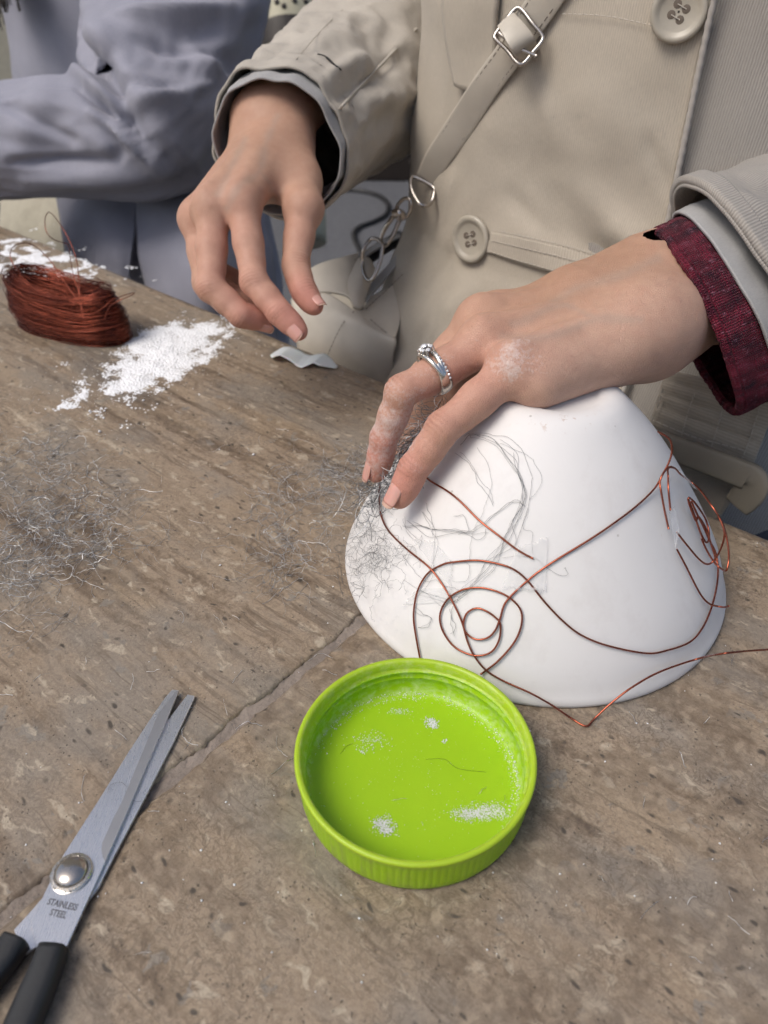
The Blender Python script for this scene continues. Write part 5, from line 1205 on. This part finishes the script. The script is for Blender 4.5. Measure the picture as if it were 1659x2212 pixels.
# roller buckle
bd = dd[6] - .453
C = crom([at(p[0], p[1], p[2] + bd) for p in [(1070, 75, .449), (1092, 45, .447), (1114, 19, .445), (1128, 22, .444), (1150, 50, .443), (1171, 76, .443), (1170, 90, .4435), (1152, 112, .445), (1132, 136, .447), (1118, 136, .4475), (1095, 108, .4485), (1072, 86, .449)]], 120, True)
v, f = tube(C, .00115, 8, True); mesh_obj('buckle', v, f, M['chrome'], bg)
v, f = tube(crom([at(1075, 68, .4475 + bd), at(1112, 100, .4455 + bd), at(1160, 122, .4445 + bd)], 20), .0011, 8); mesh_obj('buckle_bar', v, f, M['chrome'], bg)
mbs = MB()
for (s_, e_), fr in (((0, 0), .13), ((0, 0), .87)):
    C = sa_ * (1 - fr) + sb_ * fr; C = C[:84] - F * .0020
    C = resamp(C, .0042)
    for i in range(len(C) - 1):
        p = np.linspace(0, .62, 4)[:, None]; v, f = tube(C[i] + (C[i + 1] - C[i]) * p, .00032, 5); mbs.add(v, f)
mbs.build('strap_stitching', M['thread_dark'], bg)['kind'] = 'stuff'
# ------------------------------------------------------------------ second person, to the left
p2 = thing('person', en(-.72, .78, -.72), 'person in slate blue coat, arm bent, behind the copper coil', 'person')
FS = [(150, 150, 300, 250, 12, .012), (170, 190, 330, 320, 9, -.012), (200, 240, 350, 370, 11, .014), (240, 180, 400, 200, 12, -.010), (300, 230, 460, 180, 14, .010), (330, 300, 410, 375, 9, -.010), (160, 30, 200, 140, 14, -.014), (260, 40, 480, 20, 16, .012), (300, 90, 500, 120, 12, -.009), (20, 230, 150, 300, 14, -.008), (30, 350, 250, 350, 12, -.008), (420, 100, 520, 200, 14, .010), (210, 120, 330, 350, 14, -.010), (250, 130, 400, 330, 40, .010), (230, 130, 300, 330, 26, -.012), (180, 110, 330, 60, 40, .010), (300, 90, 520, 60, 34, -.010), (260, 200, 430, 230, 34, .008), (240, 240, 350, 370, 20, .012), (200, 200, 260, 330, 16, -.012), (320, 280, 420, 380, 26, .010), (480, 60, 560, 0, 40, .010), (300, 140, 420, 150, 24, -.007), (100, 200, 40, 320, 40, .008), (0, 300, 180, 330, 30, -.007), (60, 390, 300, 385, 20, .007), (200, 30, 260, 130, 30, .010), (430, 200, 540, 120, 30, -.008)]
T2 = lambda x, y, d: at(x, y, d)
tc = thing
def ring_torso(name, C, ra, rb, m, parent, lines, seed):
    return sleeve(name, C, ra, m, parent, 120, 140, .004, 6, flat=.72, side=ED, lines=lines, seed=seed, thick=.002)
c0 = T2(300, 300, 1.02)
cb = ring_torso('coat', [c0 + V(0, 0, -.62), c0 + V(.0, 0, -.30), c0 + V(0, .0, -.05), c0 + V(.01, 0, .15), c0 + V(.0, 0, .36), c0 + V(0, .02, .44)], [.22, .21, .19, .175, .165, .10], None, M['slate'], p2, [(297, 420, 296, 620, 9, -.03), (160, 440, 280, 470, 40, .012), (170, 520, 290, 500, 26, .010), (180, 560, 280, 590, 30, -.01), (330, 500, 400, 560, 50, .008)], 3)
sleeve('coat_sleeve', [T2(395, -260, .90), T2(390, -90, .83), T2(375, 90, .77), T2(365, 210, .735), T2(320, 285, .72), T2(200, 300, .73), T2(60, 305, .74), T2(-120, 320, .75), T2(-300, 330, .75), T2(-520, 330, .75)], [.085, .092, .088, .072, .058, .052, .052, .050, .046, .042], M['slate'], cb, 200, 150, .0035, 7, lines=FS, seed=11)
# lower coat front panels with the slit between them
def skirt(rows, name, m=M['slate']): 
    P = np.array([crom([at(*p) for p in r], 40) for r in rows]); P = np.stack([crom(P[:, j], 40) for j in range(40)], 1); P = P - F * (.006 * pn(P * 22))[..., None]
    uv = np.stack(np.meshgrid(np.linspace(0, .3, 40), np.linspace(0, .3, 40), indexing='ij'), -1).reshape(-1, 2)
    o = mesh_obj(name, P.reshape(-1, 3), grid_faces(40, 40), m, cb, uv=uv); mod_solid(o, .003, 0)
skirt([[(298, 400, .80), (370, 380, .79), (450, 370, .80), (560, 360, .86)], [(297, 480, .79), (370, 470, .765), (450, 460, .77), (570, 450, .84)], [(304, 560, .785), (380, 560, .75), (460, 560, .75), (590, 560, .83)], [(330, 680, .80), (400, 700, .77), (470, 720, .77), (600, 740, .84)], [(340, 800, .85), (410, 820, .82), (480, 840, .82), (610, 860, .88)]], 'skirt_panel')
skirt([[(120, 400, .87), (180, 395, .83), (240, 395, .81), (299, 395, .81)], [(130, 470, .87), (190, 460, .82), (245, 450, .80), (296, 450, .80)], [(140, 540, .86), (200, 540, .81), (250, 545, .79), (287, 545, .79)], [(150, 660, .88), (200, 660, .83), (250, 660, .81), (272, 660, .81)], [(150, 800, .92), (200, 800, .87), (250, 800, .85), (272, 800, .85)]], 'skirt_panel')
# wall-coloured sheet added beside the lap, in place of the low beige wall
skirt([[(0, 395, 1.00), (60, 395, .97), (110, 400, .93), (150, 402, .90)], [(0, 450, .98), (60, 450, .95), (110, 450, .92), (150, 450, .89)], [(0, 520, .98), (60, 520, .95), (110, 530, .92), (155, 540, .88)], [(0, 640, 1.0), (60, 650, .97), (110, 660, .94), (160, 660, .90)]], 'wall_sheet', M['wall'])
# head and neck above the frame, fist beyond it
hc = at(-20, -400, .90); hv = []
fp_ = Field(hc - V(.16, .16, .30), hc + V(.16, .30, .16), .006); Dh = fp_.new()
fp_.cone(Dh, hc + V(0, 0, .03), hc + V(.01, -.02, -.04), .085, .065, .03, .06); fp_.cone(Dh, hc + V(0, .03, -.05), hc + V(.05, .10, -.24), .052, .062, .03, .06); fp_.cone(Dh, hc + V(-.01, -.09, -.005), hc + V(-.01, -.095, -.03), .008, .014, .012, .04)
Ph, fh = surface(Dh, fp_); zb = np.zeros(len(Ph)); mesh_obj('body', Ph, fh, M['skin'], p2, attrs=dict(red=zb, dust=zb, tan=zb, crease=zb, vein=zb, pale=zb))
# hair hanging into the corner
mb = MB()
for k in range(420):
    a_ = RNG.uniform(0, 2 * np.pi); b_ = RNG.uniform(-.15, 1.0); d0_ = V(math.cos(a_) * math.cos(b_), math.sin(a_) * math.cos(b_), math.sin(b_))
    if d0_[1] < -.45 and b_ < .55: continue
    s0_ = hc + V(0, 0, .03) + d0_ * .088; C = np.array([s0_ + V(d0_[0], d0_[1], 0) * .02 * math.sin(s_ * 2) + V(0, 0, -.13 * s_ - .02) + V(math.sin(s_ * 7 + k), math.cos(s_ * 6 + k), 0) * .003 for s_ in np.linspace(0, 1, 9)]); C[0] = hc + V(0, 0, .03) + d0_ * .086
    v, f = tube(C, .0022, 4); mb.add(v, f)
for k in range(160):
    x = RNG.normal(-5, 26); y0 = RNG.uniform(-330, -250); L = RNG.uniform(280, 322) - abs(x) * .8; ph_ = RNG.uniform(0, 6)
    C = np.array([at(x + 14 * math.sin(s * 5 + ph_ * .3) + 5 * s, y0 + L * s + 8 * math.sin(s * 9 + ph_), .80 + .02 * math.sin(ph_)) for s in np.linspace(0, 1, 16)])
    v, f = tube(C, .0006, 4); mb.add(v, f)
mb.build('hair', M['hair'], p2)

# ------------------------------------------------------------------ things behind
vs_ = thing('painted_vase', at(640, 420, 1.25) * V(1, 1, 0) + V(0, 0, -.4), 'cream vessel with dark brown band and dots behind the sleeves', 'vase')
ctop, cbot = at(612, -40, 1.30), at(632, 170, 1.30)
axv = nrm(ctop - cbot); r0 = .066
def vase_r(s): return np.interp(s, [-.3, 0, .07, .16, .30], [.030, .050, .058, .064, .070])
org_v = cbot
pr = [(vase_r(s), s) for s in np.linspace(-.28, .30, 40)] + [(vase_r(.30) - .005, .30), (vase_r(.2) - .005, .2), (.001, .19)]
v, f = lathe([(.001, -.28)] + pr, org_v, 64, axis=axv.tolist()); mesh_obj('vase_body', v, f, M['cream'], vs_)
v, f = lathe([(vase_r(s) + .0012, s) for s in (.036, .037, .05, .06, .070, .071)], org_v, 64, axis=axv.tolist()); mesh_obj('painted_band', v, f, M['brown'], vs_)
mb = MB(); qv = Vector(axv.tolist()).to_track_quat('Z', 'Y').to_matrix()
for px_d, py_d in [(578, 15), (598, 4), (600, -14), (613, 13), (636, 1), (660, 3), (622, -20), (648, -22)]:
    d = ray(px_d, py_d); ts = np.linspace(1.05, 1.4, 1400); P = O + ts[:, None] * d - org_v; s = P @ axv; rho = np.linalg.norm(P - s[:, None] * axv, axis=1); i = int(np.argmax(rho < vase_r(s) + .0006)); p = P[i] + org_v
    nn = nrm(P[i] - s[i] * axv); v, f = lathe([(.0045, 0), (.0044, .0008), (.0002, .0010)], p, 14, axis=nn.tolist()); mb.add(v, f)
mb.build('painted_dots', M['brown'], vs_)
cabt = thing('dark_cabinet', V(.0, 3.85, -.72), 'dark brown cabinet far back in the gap under the sleeve', 'cabinet')
v, f = box((-.25, 3.75, -.72), (.42, 4.2, .35)); mod_bevel(mesh_obj('cabinet_body', v, f, M['cab'], cabt), .01)
v, f = box((-.22, 3.742, -.60), (.04, 3.749, .30)); mesh_obj('cabinet_door', v, f, M['cab'], cabt, False)
v, f = box((.07, 3.742, -.60), (.39, 3.749, .30)); mesh_obj('cabinet_door', v, f, M['cab'], cabt, False)
ib = thing('ivory_box', on_z(880, 392, -.72), 'small ivory box with dark dot on the ground by the cabinet', 'box')
q = on_z(880, 392, -.72); v, f = box((-.07, 0, 0), (.06, .10, .155)); mod_bevel(mesh_obj('box_shell', v + q, f, M['ivory'], ib), .01, 3)
v, f = lathe([(.014, 0), (.013, .004), (.001, .005)], q + V(.02, -.001, .08), 20, axis=(0, -1, 0)); mesh_obj('dark_knob', v, f, M['cab'], ib)
C = crom([on_z(x, y, -.712) for x, y in [(640, 420), (740, 411), (780, 413), (815, 422), (838, 440), (835, 462), (810, 478), (778, 490), (765, 505), (770, 525), (790, 560)]], 160)
v, f = tube(C, .010, 8); tag(mesh_obj('cable', v, f, M['cable']), 'black cable snaking over grey pavement behind the bag', 'cable')

# ------------------------------------------------------------------ render settings
scene.cycles.max_bounces = 6; scene.cycles.diffuse_bounces = 3; scene.cycles.glossy_bounces = 3; scene.cycles.transmission_bounces = 3
scene.cycles.transparent_max_bounces = 8; scene.cycles.caustics_reflective = False; scene.cycles.caustics_refractive = False
scene.cycles.use_denoising = True
scene.cycles.use_adaptive_sampling = True; scene.cycles.adaptive_threshold = .03; scene.cycles.adaptive_min_samples = 12
